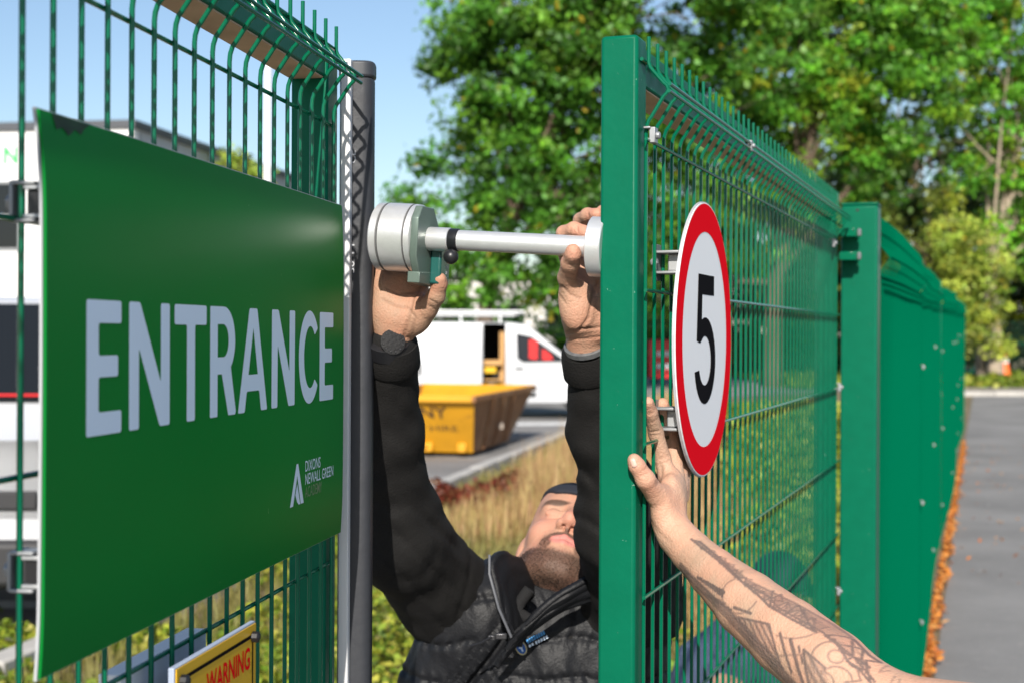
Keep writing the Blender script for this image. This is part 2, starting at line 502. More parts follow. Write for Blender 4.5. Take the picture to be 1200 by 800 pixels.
# left leaf
gateL = thing('mesh_gate', 'green mesh gate leaf on the left, hung with the ENTRANCE board', 'gate', OL)
PL = (2.010, 2.047, 2.078, 2.117)
w0 = None
for k in range(47):
    s = -.021 - .05 * k
    if w0 is None:
        mb = MB(); mb.tube(wire_path(OL + DL * s, NL, 0.09, PL), 0.0026, 10); w0 = mb.build('wire', M_wire, gateL, smooth=True)
    else:
        copy_part(w0, gateL, DL * (-.05 * k))
beam(gateL, 'stile', OL, DL, NL, -.030, .020, -.058, -.006, 0.07, 2.090, M_green, bevel=.004)
beam(gateL, 'end_plate', OL, DL, NL, .0205, .036, -.058, -.012, 0.07, 2.06, M_green, bevel=.001)
beam(gateL, 'stile', OL, DL, NL, -2.46, -2.40, -.058, -.006, 0.07, 2.118, M_green, bevel=.004)
beam(gateL, 'top_rail', OL, DL, NL, -2.399, -.031, -.060, -.010, 2.048, 2.100, M_green, bevel=.003)
beam(gateL, 'rail_underside', OL, DL, NL, -2.398, -.032, -.058, -.012, 2.0455, 2.0475, M_under, bevel=0)
beam(gateL, 'bottom_rail', OL, DL, NL, -2.399, -.031, -.058, -.010, 0.08, 0.13, M_green)
for z in (1.984,) + tuple(1.787 - .2 * i for i in range(9)): cross(gateL, OL, DL, NL, -2.40, -.008, z, -.0052)
cross(gateL, OL, DL, NL, -2.40, -.008, 2.051, .0355)
cross(gateL, OL, DL, NL, -2.40, -.008, 2.042, .0345)
cross(gateL, OL, DL, NL, -2.40, -.008, 2.088, -.002)
# closing edge: pale channel and rubber safety profile
cpos = P(404, 391, 1.995)
mb = MB(); mb.box((cpos.x, cpos.y + .008, 1.10), (.0125, .014, 1.97), rot_of(DL, NL)); mb.build('edge_channel', M_white_strip, gateL, bevel=.0015)
rc = P(417.5, 391, 2.035)
def dprof(c, r, z0, z1, n=28):
    vs = []; ring = []
    for j in range(n):
        a = 2 * math.pi * j / n
        x, y = math.cos(a), math.sin(a)
        e = .62
        ring.append((math.copysign(abs(x) ** e, x) * r, math.copysign(abs(y) ** e, y) * r))
    vs = [(c.x + x, c.y + y, z) for z in (z0, z1) for x, y in ring]
    mb = MB(); mb.add(vs, [(j, (j + 1) % n, n + (j + 1) % n, n + j) for j in range(n)] + [tuple(range(n))[::-1], tuple(range(n, 2 * n))])
    return mb
edge = dprof(rc, .0245, .10, 2.062).build('rubber_edge', M_rubber, gateL, bevel=.002)
dprof(rc, .0262, 2.0625, 2.086).build('end_cap', mat('dark_cap', (.035, .038, .045), rough=.45), edge, bevel=.004, seg=3)
def on_rubber(z0, hgt, px0):
    def fn(u, v):
        x = rc.x - .0185 + v * -.0045 + (px0)
        return (x, rc.y - .0257, z0 + u * hgt)
    return fn
for s, z0, L, dx in (('30 TT', 1.785, .045, .003), ('CE', 1.940, .018, .004)):
    V, Fs, asp = text_geo(s, .01)
    hgt = .0085
    lay(V, Fs, (lambda z0, L, dx: (lambda u, v: (rc.x - .0035 + dx - v * hgt, rc.y - .0249, z0 + u * L)))(z0, L, dx), 'printed_mark', M_print, edge)

# ------------------------------------------------------------------ ENTRANCE board
board = thing('entrance_sign', 'large dark green board reading ENTRANCE in white, fixed to the left gate', 'sign', OL + DL * -.5 + Vector((0, 0, 1.44)))
S0, S1, ZB, ZT = -.876, -.0494, 1.434, 1.8705
def bow(u, v):
    o = 0
    if v > .80: o -= (.0022 + .0035 * max(0, 1 - u / .2)) * ((v - .80) / .20) ** 2
    if v < .14: o -= .002 * ((.14 - v) / .14) ** 2
    o += .0008 * math.sin(math.pi * v) + .0004 * math.sin(u * 7 + v * 3)
    return o
def SB(u, v, off=0.0):
    q = OL + DL * (S0 + (S1 - S0) * u) + NL * (.0215 + bow(u, v) + off)
    return (q.x, q.y, ZB + (ZT - ZB) * v)
def sheet(off, e, m, name):
    mb = MB(); n = 36
    ue, ve = e / (S1 - S0), e / (ZT - ZB)
    vs = []
    for j in range(n + 1):
        for i in range(n + 1):
            u, v = i / n, j / n
            # slightly rounded corners
            vs.append(SB(-ue + u * (1 + 2 * ue), -ve + v * (1 + 2 * ve), off))
    cr = .012
    fs = [(j * (n + 1) + i, j * (n + 1) + i + 1, (j + 1) * (n + 1) + i + 1, (j + 1) * (n + 1) + i) for j in range(n) for i in range(n)]
    mb.add(vs, fs)
    o = mb.build(name, m, board, smooth=True, solid=.0022)
    q = o.modifiers.new('split', 'EDGE_SPLIT'); q.split_angle = R(30)
    return o
sheet(0, 0, M_signgreen, 'panel')
sheet(-.0026, .0016, M_signback, 'backing')
for z in (1.800, 1.515):
    mr = beam(board, 'mounting_rail', OL, DL, NL, S0 + .006, S1 - .01, .004, .0165, z - .0095, z + .0095, M_black, bevel=.001)
    for q in (-.011, .011): beam(board, 'rail_flange', OL, DL, NL, S0 + .002, S1 - .01, .003, .0170, z + q - .0014, z + q + .0014, M_alu, bevel=.0005)
    for s in (S0 + .012, -.46, S1 - .04):
        c = OL + DL * s + Vector((0, 0, z))
        mb = MB(); M = rot_of(DL, NL)
        mb.box(c + NL * .003 + Vector((0, 0, .0145)), (.022, .020, .003), M); mb.box(c + NL * .003 - Vector((0, 0, .0145)), (.022, .020, .003), M)
        mb.box(c + NL * -.007, (.022, .003, .030), M)
        mb.lathe(c + NL * -.009, -NL, [(0, .007), (.005, .007), (.006, .004)], 6)
        mb.build('clamp', M_zinc, board, bevel=.001)

LH = .112
def glyph(ch, w, t=.185, th=.17):
    arc = lambda cx, cy, rx, ry, a0, a1, n=14: [(cx + rx * math.cos(R(a0 + (a1 - a0) * i / n)), cy + ry * math.sin(R(a0 + (a1 - a0) * i / n))) for i in range(n + 1)]
    if ch == 'E': return [round_poly([(0, 0), (w, 0), (w, th), (t * 1.08, th), (t * 1.08, .43), (.9 * w, .43), (.9 * w, .59), (t * 1.08, .59), (t * 1.08, 1 - th), (w, 1 - th), (w, 1), (0, 1)], .028)]
    if ch == 'N': return [round_poly([(0, 0), (t, 0), (t, .64), (w - t * 1.12, 0), (w, 0), (w, 1), (w - t, 1), (w - t, .36), (t * 1.12, 1), (0, 1)], .028)]
    if ch == 'T': return [round_poly([(w / 2 - t / 2, 0), (w / 2 + t / 2, 0), (w / 2 + t / 2, 1 - th), (w, 1 - th), (w, 1), (0, 1), (0, 1 - th), (w / 2 - t / 2, 1 - th)], .028)]
    if ch == 'R':
        r = .31
        o = round_poly([(t * 1.0, .385), (t, 0), (0, 0), (0, 1), (w * .5, 1)], .028)[6:-6]
        o = [(t, .385), (t, .01), (t - .01, 0), (.01, 0), (0, .01), (0, .99), (.01, 1)] + arc(w * .52, 1 - r, w * .44, r, 90, -52, 14) + [(w, .03), (w - .02, 0), (w - t * 1.05, 0), (w - t * 1.12, .02), (w * .44, .385)]
        hole = [(t, 1 - th + .01), (t, .54)] + arc(w * .50, .69, w * .20, .15, -90, 90, 10)
        return [o, hole]
    if ch == 'A':
        xi = lambda y: t + (w / 2 - t) * y / .83
        o = round_poly([(0, 0), (t, 0), (xi(.2), .2), (w - xi(.2), .2), (w - t, 0), (w, 0), (w / 2 + t * .60, 1), (w / 2 - t * .60, 1)], .028)
        return [o, [(xi(.36), .36), (w - xi(.36), .36), (w / 2, .81)]]
    if ch == 'C':
        return [round_poly(arc(w * .56, .5, w * .56, .51, 38, 322, 30) + arc(w * .60, .5, w * .60 - t, .51 - th, 315, 45, 26), .02, 2)]
for ch, x0, x1 in (('E', 97.2, 138.6), ('N', 147.8, 196), ('T', 201.7, 239.5), ('R', 243.8, 274.3), ('A', 276.8, 311), ('N', 316, 343), ('C', 347.6, 369.6), ('E', 372, 388)):
    s_of = lambda px: (893 / (869 - px) + .0033 - OL.y) / .987
    a, b = s_of(x0), s_of(x1)
    V, Fs = poly_geo(glyph(ch, (b - a) / LH))
    lay(V, Fs, lambda u, v: SB((a + u * LH - S0) / (S1 - S0), (1.6145 - ZB + v * LH) / (ZT - ZB), .0013), 'letter', M_letter, board)
# crest of the academy: a split peak, and three lines of type
def at_px(px): return ((893 / (869 - px) + .0033 - OL.y) / .987 - S0) / (S1 - S0)
def lv(z): return (z - ZB) / (ZT - ZB)
ua, ub = at_px(339), at_px(355)
z0, z1 = 1.7 - .2065, 1.7 - .157
shp = [[(0, 0), (.2, 0), (.47, .52), (.42, .60), (.5, .72), (.58, .60), (.53, .52), (.80, 0), (1, 0), (.55, 1), (.45, 1)], [(.36, .0), (.42, .0), (.5, .34), (.60, .0), (.68, .0), (.52, .50), (.48, .50)]]
for lp in ([(0, 0), (.22, 0), (.46, .60), (.5, .72), (.54, .60), (.78, 0), (1, 0), (.56, 1), (.44, 1)], [(.50, .52), (.38, .25), (.50, .08), (.62, .0), (.74, .0)]):
    V, Fs = poly_geo([lp]); lay(V, Fs, lambda u, v: SB(ua + (ub - ua) * u, lv(z0 + (z1 - z0) * v), .0013), 'crest', M_letter, board)
for s, x0, x1, za, zb_, m in (('DIXONS', 356.5, 374, 1.7 - .1695, 1.7 - .1560, M_letter), ('NEWALL GREEN', 356.5, 389, 1.7 - .1855, 1.7 - .1720, M_letter), ('ACADEMY', 356.5, 376, 1.7 - .2015, 1.7 - .1880, M_faded)):
    V, Fs, asp = text_geo(s, .004); a, b = at_px(x0), at_px(x1)
    lay(V, Fs, lambda u, v: SB(a + (b - a) * u, lv(za + (zb_ - za) * v), .0013), 'printed_word', m, board)
# scuffed film at the top near corner
V, Fs = poly_geo([[(.022, .999), (.028, .972), (.04, .978), (.052, .966), (.066, .981), (.078, .975), (.086, .988), (.10, .999)]])
lay(V, Fs, lambda u, v: SB(u, v, .0018), 'scuff', mat('scuffed_film', (.01, .035, .012), rough=.7, noise=.5, nscale=80), board)

# ------------------------------------------------------------------ WARNING board
wb = thing('warning_sign', 'yellow board with WARNING in red, low on the left gate', 'sign', OL + DL * -.5 + Vector((0, 0, 1.1)))
WS0, WS1, WZ0, WZ1 = (1.322 + .0048 - OL.y) / .987, (1.5377 + .0048 - OL.y) / .987, 1.085, 1.387
def WB(u, v, off=0):
    q = OL + DL * (WS0 + (WS1 - WS0) * u) + NL * (.033 + off); return (q.x, q.y, WZ0 + (WZ1 - WZ0) * v)
beam(wb, 'board', OL, DL, NL, WS0 - .0035, WS1 + .002, .026, .032, WZ0, WZ1 + .002, mat('shaded_white_board', (.33, .38, .48), rough=.5), bevel=.001)  # white board tinted blue-grey, its shade put into the colour
beam(wb, 'yellow_face', OL, DL, NL, WS0, WS1, .0322, .0332, WZ0 + .004, WZ1, M_yellow, bevel=0)
beam(wb, 'back_board', OL, DL, NL, WS0 - .022, WS1 - .028, -.034, -.012, WZ0, WZ1 - .002, M_signwhite, bevel=.001)
fr = [[(.04, .02), (.96, .02), (.96, .968), (.04, .968)], [(.058, .033), (.058, .955), (.942, .955), (.942, .033)]]
V, Fs = poly_geo(fr); lay(V, Fs, lambda u, v: WB(u, v, .0006), 'black_border', M_ink, wb)
for u in (.05, .95):
    mb = MB(); mb.lathe(WB(u, .958, .0008), NL, [(0, .006), (.006, .006), (.008, .003)], 8); mb.build('bolt', M_black, wb)
V, Fs, asp = text_geo('WARNING', .02); lay(V, Fs, lambda u, v: WB(.34 + .57 * u, .852 + .078 * v, .0007), 'printed_word', M_red, wb)
V, Fs = poly_geo([[(.0, .0), (1, 0), (.5, 1)], [(.2, .12), (.8, .12), (.5, .78)], [(.46, .2), (.54, .2), (.56, .55), (.44, .55)]])
lay(V, Fs, lambda u, v: WB(.20 + .10 * u, .845 + .07 * v, .0007), 'hazard_triangle', M_red, wb)

# ------------------------------------------------------------------ round 5 sign
rs = thing('speed_limit_sign', 'round white sign with red ring and black 5, fixed to the right gate', 'sign', OR_ + DR * .241 + Vector((0, 0, 1.694)))
C5 = OR_ + DR * .241 + Vector((0, 0, 1.694))
def S5(u, v, off=0): q = C5 + DR * u + NR * (.036 + off); return (q.x, q.y, q.z + v)
mb = MB(); mb.lathe(S5(0, 0, -.0035), NR, [(0, .1985), (.003, .1985)], 72); mb.build('back_plate', M_signback, rs)
mb = MB(); mb.lathe(S5(0, 0, -.0004), NR, [(0, .197), (.0012, .197)], 72); mb.build('white_face', M_signwhite, rs)
ci = lambda r, n=72: [(r * math.cos(2 * math.pi * i / n), r * math.sin(2 * math.pi * i / n)) for i in range(n)]
V, Fs = poly_geo([ci(.1955), ci(.155)]); lay(V, Fs, lambda u, v: S5(u, v, .0012), 'red_ring', M_red, rs)
arc = lambda cx, cy, rx, ry, a0, a1, n=24: [(cx + rx * math.cos(R(a0 + (a1 - a0) * i / n)), cy + ry * math.sin(R(a0 + (a1 - a0) * i / n))) for i in range(n + 1)]
five = [(.10, 1), (.70, 1), (.70, .845), (.25, .845), (.235, .655)] + arc(.365, .335, .40, .335, 108, -166) + [(.14, .265)] + arc(.355, .335, .225, .19, -160, 128) + [(.17, .47), (.045, .49)]
V, Fs = poly_geo([five]); lay(V, Fs, lambda u, v: S5((u - .385) * .186, (v - .5) * .186, .0012), 'numeral', M_ink, rs)
for dz in (.105, -.108):
    beam(rs, 'mounting_rail', C5, DR, NR, -.128, .135, .010, .031, 1.694 + dz - .012 - 1.694 + C5.z, C5.z + dz + .012, M_alu, bevel=.002)
    for s in (-.125, .12):
        c = C5 + DR * s + Vector((0, 0, dz)); M = rot_of(DR, NR); mb = MB()
        mb.box(c + NR * .012 + Vector((0, 0, .014)), (.04, .034, .004), M); mb.box(c + NR * .012 - Vector((0, 0, .014)), (.04, .034, .004), M)
        mb.box(c - NR * .006, (.03, .006, .05), M); mb.lathe(c - NR * .004 + DR * -.018, -DR, [(0, .006), (.008, .006), (.009, .004)], 6)
        mb.build('clamp', M_zinc, rs, bevel=.001)

# ------------------------------------------------------------------ long fence beyond the hinge post
FD, FN = Vector((.3137, .9495, 0)), Vector((.9495, -.3137, 0)); FO = Vector((1.055, 4.10, 0))
fence = thing('mesh_fence', 'long green mesh fence running away along the drive, slightly buckled', 'fence', FO)
def fz(s): return .008 * s                      # the ground line lifts a little
def fwave(s, z): return min(1, .25 + s / 4) * (.014 * math.sin(s * 1.3 + .6) + .006 * math.sin(s * 3.1)) * max(0, (z - 1.2) / .9) + .02 * math.sin(s * .7)
mfe = mat('fence_wire', (0.0002, 0.092, 0.044), rough=0.6, spec=0.0)
PDZ = [(0, 0), (-.012, .012), (.016, -.006), (-.010, .014), (.014, .0), (0, .012), (.02, -.006), (.03, .006)]
for p in range(8):
    mb = MB(); pdz, pdo = PDZ[p][0] * .5, PDZ[p][1] * .2
    for k in range(50):
        s = p * 2.5 + .03 + .05 * k
        pts = []
        for o, z in ((0, .05), (0, .6), (0, 1.2), (0, 1.62), (0, 1.885), (.03, 1.925), (.0, 1.965), (0, 2.045)):
            q = FO + FD * s + FN * (o + fwave(s, z) + pdo); pts.append((q.x, q.y, z + fz(s) + pdz * (z > 1)))
        mb.tube(pts, .0026, 4, caps=False)
    for z, o in [(1.925, .034), (2.0, .0), (1.86, -.004)] + [(1.66 - .2 * i, -.004) for i in range(9)]:
        pts = []
        for k in range(14):
            s = p * 2.5 + .03 + 2.45 * k / 13; q = FO + FD * s + FN * (o + fwave(s, z) + pdo); pts.append((q.x, q.y, z + fz(s) + pdz * (z > 1)))
        mb.tube(pts, .0026, 4, caps=False)
    mb.build('mesh_panel', mfe, fence, smooth=True, kind='stuff', fix=False)
for p in range(9):
    s = p * 2.5
    c = FO + FD * s - FN * .045
    mb = MB(); mb.box((c.x, c.y, 1.03 + fz(s)), (.05, .05, 2.10 + (.06 if p == 8 else 0)), rot_of(FD, FN))
    mb.build('post', M_green, fence, bevel=.004)
    for z in (.35, .95, 1.55):
        if p == 0: continue
        cc = FO + FD * (s + .02 * (1 if z > 1 else -1)) + FN * (fwave(s, z) + .004) + Vector((0, 0, z + fz(s) + random.uniform(-.05, .05)))
        clip(fence, cc, FD, FN, .75)

# ------------------------------------------------------------------ buildings
M_render = mat('white_render', (0.80, 0.80, 0.80), rough=0.8, noise=0.04, nscale=0.6)
M_shadewall = mat('shaded_white_wall', (0.50, 0.51, 0.53), rough=0.6, noise=0.05, nscale=0.8)  # white side walls greyed, their shade put into the colour
M_fascia = mat('dark_fascia', (0.07, 0.075, 0.085), rough=0.5)
M_glass = mat('dark_glass', (0.012, 0.014, 0.016), rough=0.08, spec=0.35)
M_frame = mat('grey_frame', (0.28, 0.29, 0.30), rough=0.5)
M_nsign = mat('green_lettering', (0.05, 0.42, 0.12), rough=0.5)
sd, fd = Vector((.1736, .985, 0)), Vector((-.985, .1736, 0))
BC = Vector((-8.02, 30, 0))
bld = thing('office_building', 'white two-storey flat-roofed building behind the ENTRANCE board', 'building', BC)
MBt = Matrix(((fd.x, sd.x, 0), (fd.y, sd.y, 0), (0, 0, 1)))
def bbox(mb, a, b, c, d, z0, z1):   # a..b along the front (left), c..d along the side (away)
    p = BC + fd * (a + b) / 2 + sd * (c + d) / 2
    mb.box((p.x, p.y, (z0 + z1) / 2), (b - a, d - c, z1 - z0), MBt); return mb
bbox(MB(), 0, 14, 0, .3, -.05, 6.0).build('front_wall', M_render, bld)
bbox(MB(), 0, .3, .302, 14, -.05, 6.0).build('side_wall', M_shadewall, bld)
bbox(MB(), .302, 14, 13.7, 14, -.05, 6.0).build('rear_wall', M_render, bld)
bbox(MB(), 13.7, 14, .302, 13.69, -.05, 6.0).build('side_wall', M_shadewall, bld)
bbox(MB(), -.08, 14.08, -.08, 14.08, 6.002, 6.17).build('roof', M_fascia, bld)
for k in range(7):
    bbox(MB(), -.006, -.001, .31 + 1.95 * k, .34 + 1.95 * k, 0, 5.99).build('cladding_joint', M_fascia, bld)
for a in (2.53, 5.2, 7.9):
    for z in (3.42, .9):
        wn = bbox(MB(), a, a + 1.7, -.03, -.001, z, z + 1.5).build('window', M_frame, bld)
        for q in (0, 1):
            for y in (0, 1):
                bbox(MB(), a + .06 + .82 * q, a + .82 + .82 * q, -.036, -.0305, z + .06 + y * .72, z + .72 + y * .72).build('pane', M_glass, wn)
V, Fs, asp = text_geo('N', .03)
def onwall(a0, wd, z0, hh):
    def fn(u, v):
        p = BC + fd * (a0 - wd * u) + sd * -.012; return (p.x, p.y, z0 + hh * v)
    return fn
lay(V, Fs, onwall(2.95, .34, 5.28, .38), 'sign_letter', M_nsign, bld)

fb = thing('low_building', 'long pale building far off behind the big oak', 'building', (-1, 76, 0))
M_pale = mat('pale_brick', (0.62, 0.60, 0.57), rough=0.8, noise=0.1, nscale=1)
mb = MB(); mb.box((-3, 80, 2.3), (26, 8, 4.7)); mb.build('wall', M_pale, fb)
mb = MB(); mb.box((-3, 80, 4.78), (26.6, 8.6, .25)); mb.build('roof', M_fascia, fb)
for k in range(9):
    mb = MB(); mb.box((-14.2 + 2.8 * k, 75.98, 2.6), (1.7, .06, 1.5)); wn = mb.build('window', M_frame, fb)
    mb = MB(); mb.box((-14.2 + 2.8 * k, 75.94, 2.6), (1.5, .03, 1.3)); mb.build('pane', M_glass, wn)

lp = thing('lamp_post', 'slim pale lamp post rising behind the left gate', 'lamp post', (-3.45, 20, 0))
mb = MB(); mb.tube([(-3.45, 20, 0), (-3.45, 20, 1.0)], .075, 14); mb.build('base', M_zinc, lp, smooth=True)
M_pole = mat('pale_pole', (0.62, 0.63, 0.65), rough=.5)
mb = MB(); mb.tube([(-3.45, 20, 1.0), (-3.45, 20, 3.4), (-3.45, 20, 5.65)], [.066, .060, .055], 14); mb.build('pole', M_pole, lp, smooth=True)
mb = MB(); mb.lathe((-3.45, 20, 5.65), (0, 0, 1), [(0, .06), (.03, .06), (.05, .03)], 12); mb.build('cap', M_zinc, lp, smooth=True)

# ------------------------------------------------------------------ vans
M_van = mat('white_van_paint', (0.52, 0.53, 0.55), rough=0.35, coat=0.3, noise=0.02, nscale=3)
M_tyre = mat('tyre', (0.018, 0.018, 0.018), rough=0.85)
M_dark = mat('dark_interior', (0.012, 0.012, 0.012), rough=0.9)
M_trim = mat('black_trim', (0.022, 0.022, 0.024), rough=0.6)
M_wood = mat('plywood', (0.50, 0.28, 0.10), rough=0.6, noise=0.2, nscale=4, stretch=(1, 1, 12))
M_lamp = mat('headlight_glass', (0.35, 0.36, 0.38), rough=0.08, spec=0.8)
M_amber = mat('amber_lens', (0.75, 0.18, 0.01), rough=0.2)
M_redcloth_refl = mat('red_cloth_and_reflection', (0.62, 0.02, 0.02), rough=0.8)
M_grey = mat('grey_lettering', (0.40, 0.43, 0.50), rough=0.6)

def van(name, label, loc, rz, openside, rack):
    root = thing(name, label, 'van', loc)
    root.rotation_euler = (0, 0, rz)
    def part(nm, mb, m, par=None, **k):
        mb.v = [(v[0] if v[0] < 1 else 1 + (v[0] - 1) * 1.22, v[1], v[2]) for v in mb.v]
        me = bpy.data.meshes.new(nm); me.from_pydata([tuple(v) for v in mb.v], [], mb.f)
        bm = bmesh.new(); bm.from_mesh(me); bmesh.ops.recalc_face_normals(bm, faces=bm.faces); bm.to_mesh(me); bm.free()
        return link(nm, me, m, par or root, **k)
    yw = lambda z: .97 - .02 * max(0, .7 - z) - .20 * max(0, (z - 1.15)) ** 1.25
    B = 1.12
    # body rings along x : each ring is a closed section (half: bottom, belt, shoulder, roof)
    def ring(x, top, w):
        zs = [.34, .62, B, min(1.5, top - .10), top - .03]
        pts = []
        for z in zs: pts.append((x, -(yw(z) * w), z))
        pts.append((x, -(yw(top) - .16) * w, top)); pts.append((x, (yw(top) - .16) * w, top))
        for z in zs[::-1]: pts.append((x, yw(z) * w, z))
        return pts
    st = [(-2.50, 1.80, .96), (-2.44, 1.92, .99), (-1.5, 1.94, 1), (.05, 1.94, 1), (.51, 1.94, 1), (.64, 1.93, 1), (.95, 1.90, .995), (1.62, 1.25, .985), (2.20, 1.04, .95), (2.42, .92, .90), (2.50, .72, .84)]
    n = 12
    vs = []; fs = []
    for x, t, wd in st: vs += ring(x, t, wd)
    for i in range(len(st) - 1):
        for j in range(n):
            # leave the sliding-door opening and the glazed cab side open
            if openside and i == 3 and j in (1, 2, 3): continue
            fs.append((i * n + j, i * n + (j + 1) % n, (i + 1) * n + (j + 1) % n, (i + 1) * n + j))
    fs += [tuple(range(n)), tuple((len(st) - 1) * n + j for j in range(n))]
    mb = MB(); mb.add(vs, fs); part('body', mb, M_van, bevel=.03, seg=2)
    side = lambda x, z, o=.006, sg=-1: (x, sg * (yw(z) + o), z)
    for sg in (-1, 1):
        # cab side window
        poly = [(.72, 1.72), (1.02, 1.66), (1.52, 1.24), (1.56, 1.16), (.86, 1.14), (.74, 1.22)]
        mb = MB(); mb.add([side(x, z, .010, sg) for x, z in poly], [tuple(range(6))]); wdw = part('side_window', mb, M_glass)
        if openside and sg == -1:
            mb = MB(); mb.add([side(x, z, .013, sg) for x, z in [(.98, 1.60), (1.12, 1.56), (1.12, 1.20), (.98, 1.22)]], [(0, 1, 2, 3)]); part('red_jacket', mb, M_redcloth_refl, wdw)
            mb = MB(); mb.add([side(x, z, .013, sg) for x, z in [(1.20, 1.42), (1.34, 1.30), (1.38, 1.20), (1.20, 1.19)]], [(0, 1, 2, 3)]); part('red_jacket', mb, M_redcloth_refl, wdw)
        # door gap lines
        for x in (.60, 1.70):
            mb = MB(); mb.box((x, sg * (.972), .85), (.012, .012, .56)); part('door_gap', mb, M_trim)
        mb = MB(); mb.box((.78, sg * .985, 1.02), (.16, .03, .035)); part('door_handle', mb, M_trim)
        mb = MB(); mb.box((0, sg * .985, .50), (2.2, .02, .09)); part('side_moulding', mb, M_trim, bevel=.008)
        mb = MB(); mb.box((1.66, sg * 1.12, 1.18), (.10, .20, .22)); part('mirror', mb, M_trim, bevel=.03)
        mb = MB(); mb.add([(2.16, sg * .93, .98), (2.40, sg * .80, .90), (2.47, sg * .62, .86), (2.50, sg * .62, .66), (2.47, sg * .84, .64), (2.28, sg * .955, .70)], [tuple(range(6))])
        hl = part('headlight', mb, M_trim, solid=.05)
        mb = MB(); mb.lathe((2.44, sg * .72, .76), (1, sg * .2, .05), [(0, .08), (.05, .075), (.06, .05)], 16); part('lens', mb, M_lamp, hl)
        mb = MB(); mb.lathe((2.33, sg * .89, .76), (.8, sg * .5, .05), [(0, .06), (.06, .05), (.07, .03)], 14); part('indicator', mb, M_amber, hl)
        for x in (-1.55, 2.02):
            mb = MB(); mb.lathe((x, sg * .78, .335), (0, sg, 0), [(0, .335), (.20, .335), (.215, .31)], 28); wh = part('wheel', mb, M_tyre)
            mb = MB(); mb.lathe((x, sg * .985, .335), (0, sg, 0), [(0, .21), (.018, .20), (.03, .07), (.04, .05)], 24); part('rim', mb, M_zinc, wh)
            mb = MB(); mb.lathe((x, sg * .955, .36), (0, sg, 0), [(0, .40), (.02, .40)], 28); part('wheel_arch', mb, M_trim)
    # windscreen, bonnet grille, bumpers
    mb = MB(); mb.add([(.99, -.74, 1.87), (1.61, -.86, 1.27), (1.61, .86, 1.27), (.99, .74, 1.87)], [(0, 1, 2, 3)])
    for i, v in enumerate(mb.v): mb.v[i] = (v[0] + .012, v[1], v[2] + .012)
    ws = part('windscreen', mb, M_glass)
    mb = MB(); mb.add([(1.575, -.55, 1.30), (1.59, -.8, 1.287), (1.59, .8, 1.287), (1.575, .55, 1.30)], [(0, 1, 2, 3)])
    for i, v in enumerate(mb.v): mb.v[i] = (v[0] + .022, v[1], v[2] + .022)
    part('red_cloth_and_reflection', mb, M_redcloth_refl, ws)  # red reflection in the windscreen, laid on as a coloured strip
    mb = MB(); mb.box((2.47, 0, .46), (.14, 1.74, .26)); part('bumper', mb, M_trim, bevel=.04)
    mb = MB(); mb.box((2.495, 0, .80), (.05, 1.1, .10)); part('grille', mb, M_trim, bevel=.01)
    mb = MB(); mb.box((-2.5, 0, .44), (.10, 1.8, .18)); part('bumper', mb, M_trim, bevel=.03)
    for sg in (-1, 1):
        mb = MB(); mb.box((-2.50, sg * .86, 1.1), (.06, .12, .5)); part('tail_light', mb, M_red, bevel=.02)
    if openside:
        # load bay: dark lining, plywood racking, tools; sliding door pushed back along the body
        mb = MB(); mb.box((-.9, .05, .46), (3.0, 1.7, .02)); part('load_floor', mb, M_dark)
        mb = MB(); mb.box((-.9, .78, 1.2), (3.0, .02, 1.4)); part('lining', mb, M_dark)
        mb = MB(); mb.box((.53, .0, 1.2), (.02, 1.6, 1.4)); part('bulkhead', mb, M_dark)
        rk = MB(); rk.box((.44, -.55, 1.1), (.10, .03, 1.3)); rk.box((.15, -.55, 1.13), (.56, .4, .10)); rk.box((.15, -.55, .78), (.56, .4, .03)); part('racking', rk, M_wood)
        mb = MB(); mb.box((.20, -.68, .98), (.24, .18, .12)); part('tool_case', mb, M_yellow, bevel=.01)
        mb = MB(); mb.lathe((.22, -.68, .56), (0, 0, 1), [(0, .1), (.14, .1), (.16, .06)], 16); part('drum', mb, M_zinc)
        vs = [(x, -(yw(z) + o), z) for o in (.03, .075) for x, z in ((-1.30, .42), (.04, .42), (.04, B), (.04, 1.5), (.04, 1.86), (-1.30, 1.86), (-1.30, 1.5), (-1.30, B))]
        k = 8
        fs = [(0, 1, 2, 7), (7, 2, 3, 6), (6, 3, 4, 5), (8, 15, 10, 9), (15, 14, 11, 10), (14, 13, 12, 11)] + [(i, (i + 1) % k, k + (i + 1) % k, k + i) for i in range(k)]
        mb = MB(); mb.add(vs, fs); dr = part('sliding_door', mb, M_van, bevel=.02)
        mb = MB(); mb.box((-1.22, -1.075, 1.0), (.06, .03, .20)); part('handle', mb, M_trim, dr)
        for (x0, x1, z, h) in ((-.95, -.25, 1.43, .045), (-.95, -.28, 1.34, .03), (-1.05, -.2, .93, .02), (-.9, -.2, .72, .03)):
            mb = MB(); mb.add([(x, -(yw(zz) + .0785), zz) for x, zz in ((x0, z - h), (x1, z - h), (x1, z), (x0, z))], [(0, 1, 2, 3)]); part('lettering_band', mb, M_grey if h > .04 else mat('pale_band', (.62, .64, .68)), dr)
        mb = MB(); mb.add([side(x, z, .008) for x, z in ((.98, .78), (1.35, .78), (1.35, .86), (.98, .86))], [(0, 1, 2, 3)]); part('lettering_band', mb, M_grey)
